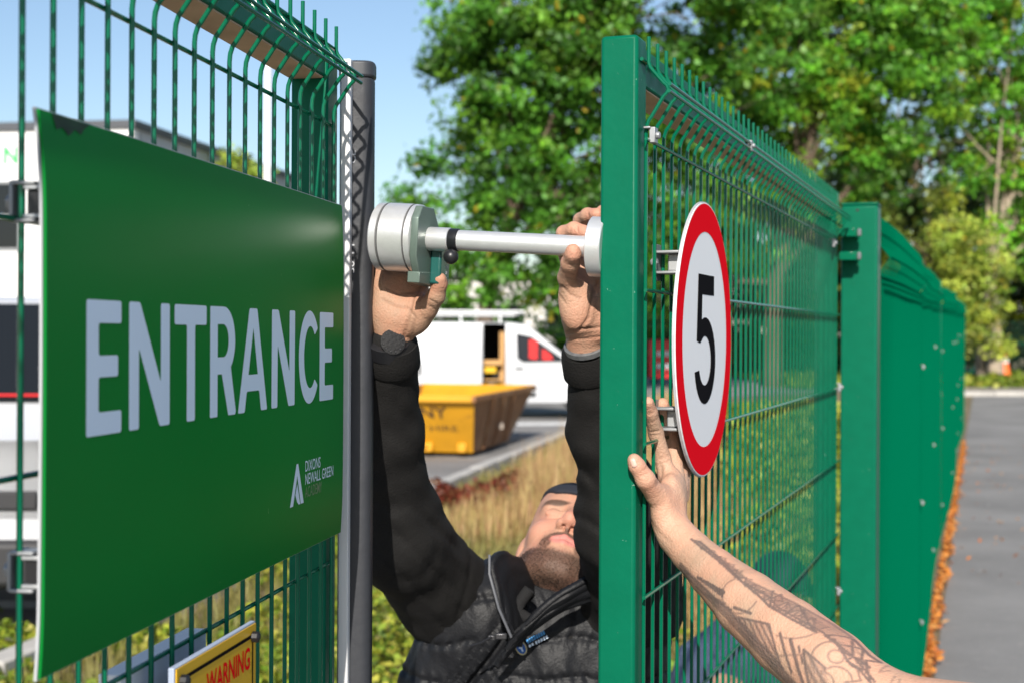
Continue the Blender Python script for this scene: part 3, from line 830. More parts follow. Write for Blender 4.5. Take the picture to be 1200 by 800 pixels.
    if rack:
        rb = MB()
        for x in (-2.0, -1.2, -.4, .4): rb.tube([(x, -.72, 1.92), (x, -.70, 2.06), (x, .70, 2.06), (x, .72, 1.92)], .02, 8)
        for y in (-.68, .68): rb.tube([(-2.2, y, 2.08), (.7, y, 2.08)], .02, 8)
        part('roof_rack', rb, M_alu, smooth=True)
        ld = MB()
        for y in (-.45, -.1): ld.tube([(-2.3, y, 2.15), (.9, y, 2.15)], .03, 8)
        for i in range(12): ld.tube([(-2.2 + .26 * i, -.45, 2.15), (-2.2 + .26 * i, -.1, 2.15)], .014, 6)
        part('ladder', ld, M_alu, smooth=True)
        pt = MB(); pt.tube([(-2.2, .30, 2.14), (.8, .30, 2.14)], .05, 14); part('pipe_carrier', pt, M_white_strip, smooth=True)
    return root
van('panel_van', 'white panel van beyond the skip, side door slid open, ladders on its roof', (-.65, 29.53, 0), R(1), True, True)
van('panel_van', 'white van at the far left, seen from the front behind the ENTRANCE board', (-3.28, 10.4, 0), R(-86), False, False)

# ------------------------------------------------------------------ skip
M_skip = mat('yellow_skip_paint', (0.62, 0.30, 0.012), rough=0.5, noise=0.12, nscale=3, dirt=(0.22, 0.09, 0.03), dirt_amt=0.02, dirt_scale=3.5, bump=0.1, bscale=12)
M_rust = mat('rusty_steel', (0.26, 0.12, 0.05), rough=0.8, noise=0.35, nscale=4, dirt=(0.42, 0.26, 0.13), dirt_amt=0.4, dirt_scale=3, bump=0.3, bscale=14)
sk0 = Vector((-.53, 19.7, 0)); ax = Vector((.206, .9786, 0)); wx = Vector((-.9786, .206, 0))
skp = thing('skip', 'battered yellow skip with rusty inside standing in the car park', 'skip', sk0)
W = 1.62
def SK(a, b, z): p = sk0 + ax * a + wx * b; return Vector((p.x, p.y, z))
Hs = .86
b0, b1, t0, t1 = 0, 2.3, -.55, 3.75
fl = .14                                  # sides flare outwards
outer = [SK(b0, 0, .06), SK(b1, 0, .06), SK(b1, W, .06), SK(b0, W, .06), SK(t0, -fl, Hs), SK(t1, -fl, Hs), SK(t1, W + fl, Hs), SK(t0, W + fl, Hs)]
def panel(idx, inw, nm, m):
    q = [outer[i] for i in idx]; cx = sum(outer, Vector()) / 8
    nrm = (q[1] - q[0]).cross(q[3] - q[0]).normalized()
    if nrm.dot(cx - q[0]) < 0: nrm = -nrm
    mb = MB(); mb.prism(q, nrm * .02); return mb.build(nm, m, skp)
panel((0, 3, 7, 4), 0, 'end_panel', M_skip); panel((1, 2, 6, 5), 0, 'end_panel', M_skip)
panel((0, 1, 5, 4), 0, 'side_panel', M_rust); panel((3, 2, 6, 7), 0, 'side_panel', M_rust)
mb = MB(); mb.prism([outer[i] for i in (0, 1, 2, 3)], (0, 0, .02)); mb.build('floor', M_rust, skp)
rim = [SK(t0, -fl, Hs), SK(t1, -fl, Hs), SK(t1, W + fl, Hs), SK(t0, W + fl, Hs)]
for i in range(4):
    a, b = rim[i], rim[(i + 1) % 4]; mb = MB()
    d = (b - a).normalized(); nn = Vector((d.y, -d.x, 0))
    mb.box((a + b) / 2 - Vector((0, 0, .035)), ((b - a).length + (.05 if i % 2 == 0 else -.05), .055, .085), rot_of(d, nn)); mb.build('rim', M_skip if i != 0 else M_rust, skp, bevel=.01)
# end-panel point at height z with a small stand-off
def SKE(b, z, off=.006): t = (z - .06) / (Hs - .06); return SK(b0 + (t0 - b0) * t - off, b, z)
for b in (.14, .62, 1.10):
    mb = MB(); c = SKE(b, .13, .03); mb.box(c, (.13, .09, .13), rot_of(wx, ax)); mb.build('foot', M_skip, skp, bevel=.02)
mb = MB(); mb.tube([SKE(.62, .16, .09), SKE(1.10, .16, .09)], .03, 10); mb.build('foot_bar', M_skip, skp)
for s, ba, bb, za, zb_ in (('NNY', .88, .27, .55, .71), ('SKIP HIRE', .98, .16, .36, .445)):
    V, Fs, asp = text_geo(s, .02 if s == 'NNY' else 0); lay(V, Fs, lambda u, v: SKE(ba + (bb - ba) * u, za + (zb_ - za) * v, .004), 'painted_word', mat('worn_black_paint', (.05, .03, .02), rough=.8, dirt=(.5, .24, .012), dirt_amt=-.2 if s == 'NNY' else .1, dirt_scale=9), skp)
for a in (.5, 1.2, 1.9):
    mb = MB(); p0, p1 = SK(a, -.015, .08), SK(a + .1, -fl - .012, Hs - .08); mb.prism([p0, p0 + ax * .06, p1 + ax * .06, p1], -wx * .02); mb.build('rib', M_rust, skp)
mb = MB()
for i in range(26):
    c = SK(random.uniform(.2, 2.8), random.uniform(.1, W - .1), random.uniform(.3, .62)); M = Matrix.Rotation(random.uniform(0, 3), 3, 'Z') @ Matrix.Rotation(random.uniform(-.5, .5), 3, 'X')
    mb.box(c, (random.uniform(.2, .7), random.uniform(.1, .4), random.uniform(.05, .2)), M)
o = mb.build('rubble', mat('pale_rubble', (.45, .38, .32), rough=.9, noise=.3, nscale=3), None, kind='stuff'); tag(o, 'pale rubble heaped inside the yellow skip', 'rubble', kind='stuff')

# ------------------------------------------------------------------ far bits on the right
rb = thing('safety_barrier', 'red and white barrier seen through the right gate beside the 5 sign', 'barrier', (5.55, 50, 0))
M_redpl = mat('red_plastic', (0.72, 0.03, 0.03), rough=.4)
mb = MB(); mb.box((5.55, 50, .85), (1.5, .25, 1.35)); mb.build('panel', M_redpl, rb, bevel=.05)
for z in (.62, 1.05):
    mb = MB(); mb.box((5.55, 49.86, z), (1.0, .02, .16)); mb.build('white_band', M_signwhite, rb)
for x in (5.0, 6.1):
    mb = MB(); mb.box((x, 50, .09), (.2, .6, .18)); mb.build('foot', M_trim, rb, bevel=.02)
ff = thing('boundary_fence', 'green mesh fence under the trees across the far end of the drive', 'fence', (18, 60, 0))
for i in range(8):
    mb = MB(); mb.box((15 + 2.5 * i, 60, 1.2), (.08, .08, 2.5)); mb.build('post', M_green, ff)
mb = MB()
for i in range(180): mb.box((15 + .097 * i, 59.95, 1.2), (.03, .02, 2.3))
for z in np.arange(.2, 2.4, .3): mb.box((23.7, 59.93, z), (17.5, .015, .03))
mb.build('mesh_panel', M_wire, ff, kind='stuff')
oc = thing('traffic_cone', 'orange cone standing by the far green fence', 'traffic cone', (19.2, 55.5, .1))
M_orange = mat('orange_plastic', (0.85, 0.16, 0.03), rough=.5)
mb = MB(); mb.lathe((19.2, 55.5, .12), (0, 0, 1), [(0, .26), (.12, .25), (.9, .12), (1.25, .05), (1.27, .02)], 20); mb.build('cone', M_orange, oc, smooth=True)
mb = MB(); mb.box((19.2, 55.5, .06), (.6, .6, .1)); mb.build('base', M_trim, oc, bevel=.02)
mb = MB(); mb.lathe((19.2, 55.5, .70), (0, 0, 1), [(0, .178), (.25, .136)], 20); mb.build('sleeve', M_signwhite, oc)

# ------------------------------------------------------------------ trees
M_leaf = mat('leaves', (.08, .13, .03), rough=.5, attr='Col', trans=.30, spec=.4)
M_bark = mat('bark', (0.13, 0.095, 0.065), rough=.95, noise=.35, nscale=3, bump=.6, bscale=9, stretch=(1, 1, .25))
M_palebark = mat('pale_bark', (0.36, 0.29, 0.22), rough=.9, noise=.3, nscale=3, bump=.4, bscale=9)
GREENS = np.array([(.052, .175, .014), (.085, .24, .02), (.040, .13, .014), (.14, .29, .02), (.070, .19, .02)])
BRIGHT = np.array([(.072, .23, .018), (.11, .31, .02), (.05, .17, .014), (.21, .35, .02), (.085, .24, .02)])
OLIVE = np.array([(.27, .36, .045), (.36, .42, .06), (.21, .30, .04), (.42, .44, .08), (.16, .26, .035)])
DARK = np.array([(.022, .052, .012), (.034, .07, .014), (.02, .045, .010), (.06, .085, .018), (.028, .06, .012)])
def tree(name, label, base, balls, nclus, per, size, pal, trunk, bark=None, limbs=26, spread=.42, autumn=.02, group=None, extra=(), cut=-.5):
    """balls: (px, py, depth, radius) lobes of the crown; trunk: list of (px, py, depth, r)"""
    root = thing(name, label, 'tree' if 'shrub' not in name else 'shrub', base, group)
    bl = [(np.array(P(px, py, d)), r) for px, py, d, r in balls]
    wts = np.array([r ** 2.3 for _, r in bl]); wts /= wts.sum()
    cc = []
    while len(cc) < nclus:
        i = rng.choice(len(bl), p=wts); c, r = bl[i]
        v = rng.normal(size=3); v /= np.linalg.norm(v); q = c + v * r * rng.uniform(.25, 1.05) ** .6 * np.array([1, .9, 1])
        if vnoise(q[None], .75 / max(spread, .3) * .42, 11)[0] < cut: continue
        cc.append(q)
    cc = np.array(cc)
    L = []; Cc = []
    n = nclus * per
    ci_ = np.repeat(np.arange(nclus), per)
    rad = rng.uniform(.6, 1.35, nclus)[ci_][:, None] * spread
    C = cc[ci_] + rng.normal(size=(n, 3)) * rad * np.array([1, 1, .62]) * .62
    shade = rng.uniform(.35, 1.45, nclus)[ci_][:, None]
    col = pal[rng.integers(0, len(pal), nclus)][ci_] * .65 + pal[rng.integers(0, len(pal), n)] * .35
    col = 1.28 * col * shade * rng.uniform(.8, 1.2, (n, 1))
    au = (rng.uniform(size=n) < autumn); col[au] = np.array([.46, .36, .03]) * rng.uniform(.6, 1.1, (au.sum(), 1))
    ac = (rng.uniform(size=nclus) < autumn * 1.5)[ci_]; col[ac] = np.array([.27, .32, .02]) * rng.uniform(.7, 1.1, (ac.sum(), 1))
    leaf_mesh('crown', C, rng.uniform(.6, 1.3, n) * size, col, M_leaf, root)
    tp = [P(px, py, d) for px, py, d, r in trunk]; tr_ = [r for *_, r in trunk]
    mb = MB(); mb.tube(tp, tr_, 10); mb.build('trunk', bark or M_bark, root, smooth=True)
    mb = MB()
    for i in rng.choice(nclus, min(limbs, nclus), replace=False):
        k = rng.integers(max(0, len(tp) // 2 - 1), len(tp)); a = tp[k]; b = Vector(cc[i])
        mid = (a + b) / 2 + Vector((rng.normal() * .3, rng.normal() * .3, rng.uniform(0, .7)))
        r0 = tr_[k] * .42
        mb.tube([a, a.lerp(mid, .5) + Vector((0, 0, .1)), mid, mid.lerp(b, .6), b], [r0, r0 * .75, r0 * .5, r0 * .3, r0 * .12], 6)
    for path in extra:
        mb.tube([P(px, py, d) for px, py, d, r in path], [q[3] for q in path], 8)
    mb.build('limbs', bark or M_bark, root, smooth=True)
    return root
D = 41
tree('oak_tree', 'big leafy oak filling the top middle above the white van', (-.8, D, 0),
     [(600, 85, D, 2.3), (522, 66, D, .75), (588, 185, D, 2.0), (500, 218, D, 1.0), (520, 270, D, .8), (602, 275, D, 1.9), (690, 150, D + 1, 3.0), (690, 285, D, 1.8), (770, 95, D + 1, 3.2), (680, 10, D, 3.0), (805, 225, D + 1, 2.3), (640, -60, D, 3.5), (760, -70, D, 3.5), (560, 40, D, 1.6), (640, 340, D, .8), (590, 352, D, .7), (545, 335, D, .9), (520, 300, D, .6), (860, 20, D, 2.6), (760, 330, D + 1, 1.7)],
     1000, 74, .114, GREENS, [(567, 461, D, .30), (568, 380, D, .25), (575, 320, D, .23), (610, 230, D, .2), (650, 140, D, .16), (680, 40, D, .10)], limbs=34, autumn=.010, cut=-.42)
D = 47
tree('oak_tree', 'broad bright green oak above the middle of the right gate', P(905, 452, D) * 1,
     [(900, 70, D, 3.2), (860, 170, D, 2.0), (960, 150, D, 2.7), (1000, 40, D, 3.0), (1055, 130, D, 2.2), (930, 215, D, 1.7), (1010, 215, D, 1.3), (940, -30, D, 3.5), (1060, -20, D, 3), (870, 290, D + 1, 1.6), (800, 330, D + 1, 1.5)],
     680, 72, .118, BRIGHT, [(905, 452, D, .32), (908, 330, D, .27), (930, 240, D, .22), (950, 150, D, .16), (965, 60, D, .1)], limbs=26, autumn=.012)
D = 54
tree('lime_tree', 'bright green tree with two pale leaning trunks at the right edge', P(1166, 445, D) * 1,
     [(1185, 60, D, 2.4), (1130, 20, D, 2.2), (1190, 215, D, 1.1), (1225, 150, D, 2.5), (1130, 205, D, 1.0), (1160, 265, D, .8), (1240, 290, D, 2.2), (1120, 110, D, 1.4)],
     330, 55, .14, BRIGHT * 1.1, [(1166, 445, D, .34), (1166, 400, D, .30), (1160, 330, D, .22), (1172, 270, D, .19), (1186, 215, D, .16), (1198, 150, D, .1)], bark=M_palebark, limbs=26, autumn=.03,
     extra=[[(1150, 440, D + .5, .24), (1152, 370, D + .5, .2), (1168, 310, D + .5, .17), (1186, 260, D + .5, .14), (1196, 240, D + .5, .1)], [(1150, 60, D, .07), (1165, 110, D, .08), (1178, 130, D, .07)]])
D = 51
tree('willow_shrub', 'yellow-green willow bush rising over the far end of the fence', P(1090, 448, D) * 1,
     [(1085, 300, D, 1.9), (1050, 270, D, 1.2), (1130, 300, D, 1.5), (1110, 370, D, 1.5), (1150, 350, D, 1.0), (1070, 380, D, 1.6), (1090, 240, D, .9), (1165, 395, D, .7)],
     300, 60, .085, OLIVE, [(1095, 448, D, .12), (1092, 380, D, .09), (1090, 300, D, .05)], limbs=30, spread=.34, autumn=.05)
for i, (px, py, d, s, lab, pal) in enumerate((
        (770, 300, 66, 1.0, 'dark tree seen through the gate bars just right of the near post', DARK), (880, 260, 70, 1.25, 'dark olive tree behind the middle of the right gate', DARK * 1.2),
        (990, 250, 68, 1.25, 'dark tree directly behind the hinge post', DARK), (1075, 190, 72, 1.3, 'tall dark tree behind the willow bush', DARK * 1.15), (1180, 300, 66, 1.2, 'dark tree behind the two pale leaning trunks', DARK), (1040, 330, 64, .9, 'low dark tree behind the top of the long fence', OLIVE * .55),
        (1010, 20, 75, 1.3, 'yellowing tree glimpsed high above the right gate', OLIVE * 1.2))):
    k = F / d
    lob = [(px, py, d, 3.0 * s), (px - 70, py + 60, d, 2.3 * s), (px + 75, py + 50, d, 2.4 * s), (px, py + 120, d, 2.6 * s), (px - 40, py - 60, d, 2.0 * s), (px + 40, py - 40, d, 2.2 * s)]
    tree('wood_tree', lab, P(px, 420, d), lob, 230, 36, .22, pal, [(px, 392 + 1.7 * k, d, .28), (px + 4, 340, d, .22), (px - 6, py + 40, d, .16), (px, py - 40, d, .1)], limbs=24, spread=.6, autumn=.02, group=None)
tree('birch_tree', 'small yellowing tree beside the white building, seen over the ENTRANCE board', P(280, 470, 34),
     [(282, 200, 34, .55), (270, 215, 34, .6), (298, 225, 34, .6), (284, 250, 34, .9)], 60, 40, .08, OLIVE, [(282, 475, 34, .07), (283, 300, 34, .05), (282, 200, 34, .02)], limbs=12, spread=.25)

# ------------------------------------------------------------------ ground cover
def kerb_x(y): return K0.x + (y - K0.y) * KD.x / KD.y
def verge_right(y): return np.where(y < 4.3, 1.2 + (y - 4.3) * .33, 1.10 + (y - 4.1) * .3304)
def scatter(n, y0, y1, power=1.0):
    y = y0 + (y1 - y0) * rng.uniform(size=n) ** power
    x0 = kerb_x(y) + .14; x1 = np.minimum(verge_right(y) - .12, .27 * y)
    x = x0 + (x1 - x0) * rng.uniform(size=n)
    return x, y
M_grass = mat('grass_blades', (.2, .2, .05), rough=.6, attr='Col', trans=.35)
def blades(name, x, y, h, wd, col, lean=.35, m=None):
    n = len(x); a = rng.uniform(0, 6.28, n); d = np.stack([np.cos(a), np.sin(a), 0 * a], 1); p = np.stack([-np.sin(a), np.cos(a), 0 * a], 1)
    b = np.stack([x, y, np.full(n, -.01)], 1); ln = rng.uniform(0, lean, n)[:, None] * h[:, None]
    up = np.array([0, 0, 1.0])
    m1 = b + up * h[:, None] * .6 + d * ln * .35; t = b + up * h[:, None] + d * ln
    w_ = wd[:, None]
    V = np.stack([b - p * w_, b + p * w_, m1 + p * w_ * .75, m1 - p * w_ * .75, t + p * w_ * .12, t - p * w_ * .12], 1).reshape(-1, 3)
    i = np.arange(n)[:, None] * 6
    Fq = np.concatenate([i + np.array([[0, 1, 2, 3]]), i + np.array([[3, 2, 4, 5]])])
    return np_mesh(name, V, Fq, m or M_grass, None, np.repeat(col, 6, 0), kind='stuff')
# dry tall grass in tussocks
x, y = scatter(2100, 7.5, 32, 1.1)
keep = (x / y < .14) & (x / y > -.055) & ((y > 11.5) | ((x / y > .085) & (y > 7.5))) & (x - kerb_x(y) > .75); x, y = x[keep], y[keep]
k = 46; xs = np.repeat(x, k) + rng.normal(size=len(x) * k) * .13; ys = np.repeat(y, k) + rng.normal(size=len(x) * k) * .13
hh = np.repeat(rng.uniform(.25, .60, len(x)) * np.where(x / y < .012, .45, 1), k) * rng.uniform(.6, 1.15, len(xs))
pal = np.array([(.58, .39, .17), (.68, .48, .22), (.46, .29, .13), (.44, .37, .12), (.40, .20, .10)])
col = pal[rng.integers(0, 5, len(xs))] * rng.uniform(.75, 1.15, (len(xs), 1))
o = blades('dry_grass', xs, ys, hh, rng.uniform(.003, .006, len(xs)), col, .5); tag(o, 'tall straw-coloured dry grass on the verge behind the man', 'grass', kind='stuff')
# short rough grass everywhere on the verge
x, y = scatter(60000, 3.4, 34, 1.2)
dry = np.clip(vnoise(np.stack([x, y, 0 * x], 1), .9, 5) * .5 + .5, 0, 1)[:, None]
col = (np.array([.34, .27, .10]) * dry + np.array([.17, .21, .035]) * (1 - dry)) * rng.uniform(.7, 1.2, (len(x), 1))
o = blades('rough_grass', x, y, rng.uniform(.06, .2, len(x)), .004 + y * .0002, col, .8); tag(o, 'short rough grass covering the verge between gate and kerb', 'grass', kind='stuff')
# leafy yellow-green ground cover
def cover(n, gen, zmax, size, pal, name, label):
    x, y = gen(n)
    nz = vnoise(np.stack([x, y, 0 * x], 1), 2.2, 9)
    keep = nz > -.45; x, y, nz = x[keep], y[keep], nz[keep]
    z = rng.uniform(0, 1, len(x)) ** .7 * zmax * np.clip(.45 + .5 * nz, .2, 1.2)
    col = pal[rng.integers(0, len(pal), len(x))] * rng.uniform(.6, 1.25, (len(x), 1))
    o = leaf_mesh(name, np.stack([x, y, z], 1), rng.uniform(.6, 1.3, len(x)) * size(y), col, M_leaf, kind='stuff', flat=.4)
    tag(o, label, 'plants', kind='stuff')
LIME = np.array([(.24, .32, .03), (.34, .38, .035), (.15, .25, .025), (.42, .40, .06), (.20, .28, .03)])
def gen_left(n):
    y = rng.uniform(6.2, 12.0, n); x = rng.uniform(-.42, .0, n) * y
    keep_ = (x / y < -.088) | ((y < 7.6) & (x / y < -.06)); x, y = x[keep_], y[keep_]
    q = np.where(y > 8.4, x > kerb_x(y) + .12, True); return x[q], y[q]
cover(42000, gen_left, .34, lambda y: .020 + .0012 * y, LIME, 'ground_cover', 'low yellow-green plants below the ENTRANCE board')
def gen_right(n):
    x, y = scatter(n, 4.6, 30, 1.1); q = (x / y > .14) | ((y < 7.4) & (x / y > .02)); return x[q], y[q]
cover(70000, gen_right, .42, lambda y: .022 + .0016 * y, LIME, 'ground_cover', 'yellow-green leafy plants growing behind the right gate')
def gen_red(n):
    y = rng.uniform(13.2, 15.6, n); return kerb_x(y) + rng.uniform(.3, 1.0, n), y
cover(6000, gen_red, .42, lambda y: .035, np.array([(.20, .035, .02), (.26, .06, .03), (.14, .04, .02), (.22, .10, .04)]), 'red_plants', 'low red-leaved plants along the pale kerb')
def gen_far(n): return rng.uniform(9, 36, n), rng.uniform(45.5, 58, n)
cover(22000, gen_far, .35, lambda y: .14, np.concatenate([LIME * .8, OLIVE]), 'bank_grass', 'grassy bank beyond the far pavement')
def gen_mid(n): return rng.uniform(-16, 13, n), rng.uniform(58.5, 64, n)
cover(26000, gen_mid, 2.9, lambda y: .2, GREENS * .8, 'hedge', 'far green hedge behind the car park')
# leaves fallen along the foot of the long fence
n = 4200
s = rng.uniform(.2, 19.5, n) ** 1.0; off = np.abs(rng.normal(size=n)) * .028 * (.1 + 1.1 * np.abs(np.sin(s * 2.3))) + .01
sel = rng.uniform(size=n) < .03; off[sel] = rng.uniform(.1, 1.2, sel.sum())
C = np.array(FO)[None] + s[:, None] * np.array(FD)[None] + off[:, None] * np.array(FN)[None]; C[:, 2] = .012 + rng.uniform(0, .05, n) * (off < .12)
pal = np.array([(.82, .32, .06), (.75, .25, .04), (.88, .42, .12), (.55, .18, .05)])
o = leaf_mesh('fallen_leaves', C, rng.uniform(.012, .030, n), pal[rng.integers(0, 4, n)] * rng.uniform(.7, 1.1, (n, 1)), M_leaf, kind='stuff', flat=1.5); tag(o, 'orange fallen leaves drifted along the foot of the long fence', 'leaves', kind='stuff')
n = 700
C = np.stack([rng.uniform(1.8, 12, n), rng.uniform(5, 38, n), np.full(n, .010)], 1); C = C[(C[:, 0] > 1.3 + .3304 * (C[:, 1] - 4.1))]
o = leaf_mesh('grit', C, rng.uniform(.008, .02, len(C)), np.array([(.5, .48, .45)]) * rng.uniform(.5, 1.1, (len(C), 1)), M_leaf, kind='stuff', flat=4); tag(o, 'pale grit scattered on the tarmac drive', 'grit', kind='stuff')

# ------------------------------------------------------------------ gate force gauge
GA = P(444, 278, 1.99); GB = Vector((.1255, 1.889, H + 102.0 / F * 1.889))
gx = (GB - GA).normalized(); gz = (Vector((0, 0, 1)) - gx * gx.z).normalized(); gh = gx.cross(gz) * -1      # gh: away from the camera
if gh.y < 0: gh = -gh
GA = GA - gx * .008; GL = (GB - GA).length
gg = thing('force_gauge', 'silver force gauge with long rod held across the gap between the gates', 'gauge', GA)
r = .0470
MB().lathe(GA, gx, [(.008, r - .004), (.011, r), (.0205, r), (.0215, r - .0018), (.0235, r - .0018), (.0245, r + .0003), (.060, r + .0003), (.0606, r - .0014), (.0622, r - .0014), (.0628, r), (.070, r - .0005), (.0715, r - .003)], 64).build('sensor_drum', M_satin, gg, smooth=True)
for t, w__ in ((.0212, .0022), (.0605, .0014)): MB().lathe(GA + gx * t, gx, [(0, r - .003), (.0001, r + .00035), (w__, r + .00035), (w__ + .0001, r - .003)], 64).build('seam_ring', mat('dark_seam', (.10, .10, .10), rough=.6), gg)
M_house = mat('grey_green_housing', (.13, .175, .15), rough=.42, metal=.3, noise=.06, nscale=50)
M_teal = mat('teal_display_case', (.012, .085, .075), rough=.25, coat=.4)
def GP(t, h, z): return GA + gx * t + gh * h + gz * z
poly = [(-.030, -.046), (-.043, -.026), (-.043, .026), (-.030, .043), (.012, .043), (.043, .012), (.043, -.040), (.034, -.058), (-.018, -.058)]
MB().prism([GP(.0716, h, z) for h, z in poly], gx * .011).build('housing', M_house, gg, bevel=.0015)
MB().prism([GP(.066, h, z) for h, z in ((-.030, -.062), (.040, -.066), (.044, -.045), (-.030, -.047))], gx * .018).build('lower_cover', M_house, gg, bevel=.001)
mb = MB(); mb.prism([GP(.083, h, z) for h, z in ((.008, -.062), (.046, -.062), (.046, -.012), (.008, -.012))], gx * .016)
dsp = mb.build('display_case', M_teal, gg, bevel=.003)
mb = MB()
for i in range(5): mb.prism([GP(.0992, .030 + .0, -.055 + .008 * i), GP(.0992, .034, -.055 + .008 * i), GP(.0992, .034, -.051 + .008 * i), GP(.0992, .030, -.051 + .008 * i)], gx * .0003)
mb.build('display_mark', M_print, dsp)
MB().lathe(GP(.0828, 0, 0), gx, [(0, .0160), (.002, .0165), (.030, .0165), (.031, .0155)], 40).build('stub_tube', M_satin, gg, smooth=True)
MB().lathe(GP(.1139, 0, 0), gx, [(0, .0152), (.001, .0158), (.012, .0158), (.013, .0148)], 40).build('collar', M_black, gg, smooth=True)
MB().lathe(GP(.127, 0, 0), gx, [(0, .0140), (GL - .127 - .021, .0140)], 40).build('rod', M_satin, gg, smooth=True)
kn = GP(.121, -.012, -.0235)
MB().tube([GP(.120, -.004, -.012), kn], .004, 10).build('knob_stem', M_black, gg)
MB().lathe(kn - gz * .0105, gz, [(.0105 * (1 - math.cos(a)), .0105 * math.sin(a)) for a in np.linspace(0.01, math.pi - .01, 16)], 24).build('knob', M_black, gg, smooth=True)
MB().lathe(GB - gx * .0215, gx, [(0, .0385), (.0012, .0402), (.0200, .0402), (.0212, .0390)], 64).build('end_disc', M_satin, gg, smooth=True)

# ------------------------------------------------------------------ people
def rough_skin(name):
    m = mat(name, (.5, .3, .2), rough=.52, attr='Col', sss=.06, spec=.28, bump=.28, bscale=330)
    return m
M_skin = rough_skin('skin')
M_nail = mat('nail', (.62, .40, .33), rough=.3)
def chain(pts, k=.006):
    """pts: (px, py, depth, radius) joints"""
    q = [(P(a, b, d), r) for a, b, d, r in pts]
    return [('c', q[i][0], q[i + 1][0], q[i][1], q[i + 1][1], k if i == 0 else .004) for i in range(len(q) - 1)]
def chain_w(q, k=.01): return [('c', q[i][0], q[i + 1][0], q[i][1], q[i + 1][1], k) for i in range(len(q) - 1)]
def bounds(prims, pad=.02):
    lo = np.full(3, 9.0); hi = np.full(3, -9.0)
    for p in prims:
        if p[0][0] == '-': continue
        if p[0] == 'c':
            for c, r in ((p[1], p[3]), (p[2], p[4])): lo = np.minimum(lo, np.array(c) - r); hi = np.maximum(hi, np.array(c) + r)
        else:
            r = max(p[2]); lo = np.minimum(lo, np.array(p[1]) - r); hi = np.maximum(hi, np.array(p[1]) + r)
    return lo - pad, hi + pad
def mesh_of(prims, h, extra=None, pad=.02):
    lo, hi = bounds(prims, pad)
    fn = (lambda X: ev(X, prims)) if extra is None else (lambda X: extra(X, ev(X, prims)))
    return surface(fn, lo, hi, h)
def joined(name, parts, m, parent, smooth=True, label=None):
    """parts: list of (V, Q, col)"""
    o = 0; V = []; Q = []; C = []
    for v, q, c in parts: V.append(v); Q.append(q + o); C.append(np.broadcast_to(c, (len(v), 3))); o += len(v)
    return np_mesh(name, np.concatenate(V), np.concatenate(Q), m, parent, np.concatenate(C), smooth=smooth, label=label)
def nail(root, p, n, u, w_, l_):
    p, n, u = Vector(p), Vector(n).normalized(), Vector(u).normalized(); u = (u - n * u.dot(n)).normalized(); s = n.cross(u); mb = MB(); vs = []
    for j in range(5):
        for i in range(5):
            a = (i - 2) / 2; b = (j - 2) / 2
            vs.append(p + s * a * w_ * (1 - .12 * b * b) + u * b * l_ - n * (a * a * w_ * .55 + .3 * l_ * max(0, b) ** 2 * .4))
    mb.add(vs, [(j * 5 + i, j * 5 + i + 1, j * 5 + i + 6, j * 5 + i + 5) for j in range(4) for i in range(4)])
    return mb.build('nail', M_nail, root, smooth=True, solid=.0006)
SKIN = np.array((.47, .265, .175)); SKIN2 = np.array((.485, .285, .20)); RED = np.array((.55, .20, .14))
def skin_col(V, base, seed):
    n = vnoise(V, 60, seed)[:, None] * .5; m = vnoise(V, 220, seed + 1)[:, None] * .5
    return np.clip(base * (1 + .07 * n + .05 * m) + np.array([.035, -.018, -.016]) * n, .01, 1)

# ---- the man between the gates
man = thing('person', 'man in black padded gilet reaching up with both hands to hold the gauge', 'person', (.07, 2.5, 0))
# right hand (left in the picture), palm to the camera under the drum
handA = chain([(452, 430, 2.07, .027), (460, 400, 2.05, .027), (466, 372, 2.04, .030)], .02)
handA += [('e', P(468, 352, 2.045), (.040, .016, .050), None, .02), ('e', P(491, 366, 2.025), (.018, .017, .027), None, .015), ('e', P(450, 360, 2.035), (.017, .016, .038), None, .012)]
for a, b in (((492, 322), (494, 292)), ((477, 314), (479, 288)), ((461, 314), (462, 290)), ((446, 320), (445, 296))):
    handA += chain([(a[0], a[1] + 16, 2.045, .0115), (a[0], a[1] - 10, 2.06, .0105), (b[0], b[1], 2.088, .0092), (b[0] - 2, b[1] - 24, 2.074, .008)], .010)
handA += chain([(484, 378, 2.03, .017), (501, 362, 2.012, .0145), (511, 347, 1.995, .0125), (515, 333, 1.985, .0105), (515, 328, 1.980, .0095)], .012)
# left hand (right in the picture) round the rod behind the disc
handB = chain([(692, 440, 2.03, .028), (688, 402, 2.005, .0285), (686, 375, 1.985, .031)], .02)
handB += [('e', P(692, 350, 1.985), (.040, .017, .048), None, .02), ('e', P(676, 356, 1.955), (.025, .020, .036), None, .018), ('e', P(706, 362, 1.975), (.018, .018, .040), None, .014)]
handB += chain([(670, 345, 1.955, .0150), (664, 325, 1.935, .0125), (668, 308, 1.905, .0125), (671, 297, 1.886, .0105), (671, 293, 1.883, .0088)], .012)
handB += chain([(672, 330, 1.970, .0115), (661, 292, 1.960, .0108), (660, 273, 1.940, .0100), (672, 268, 1.922, .0095), (688, 272, 1.908, .0086)], .010)
handB += chain([(684, 325, 1.98, .0118), (678, 284, 1.985, .0110), (680, 258, 1.965, .0103), (688, 252, 1.945, .0098), (699, 251, 1.925, .0088)], .010)
handB += chain([(697, 325, 1.98, .0112), (696, 284, 1.99, .0105), (700, 254, 1.975, .0098), (706, 248, 1.955, .0090), (714, 247, 1.945, .0084)], .010)
handB += chain([(709, 330, 1.975, .0100), (712, 295, 1.985, .0092), (716, 270, 1.975, .0085), (722, 264, 1.965, .0078)], .010)
VA, QA = mesh_of(handA, .0019); VB, QB = mesh_of(handB, .0019)
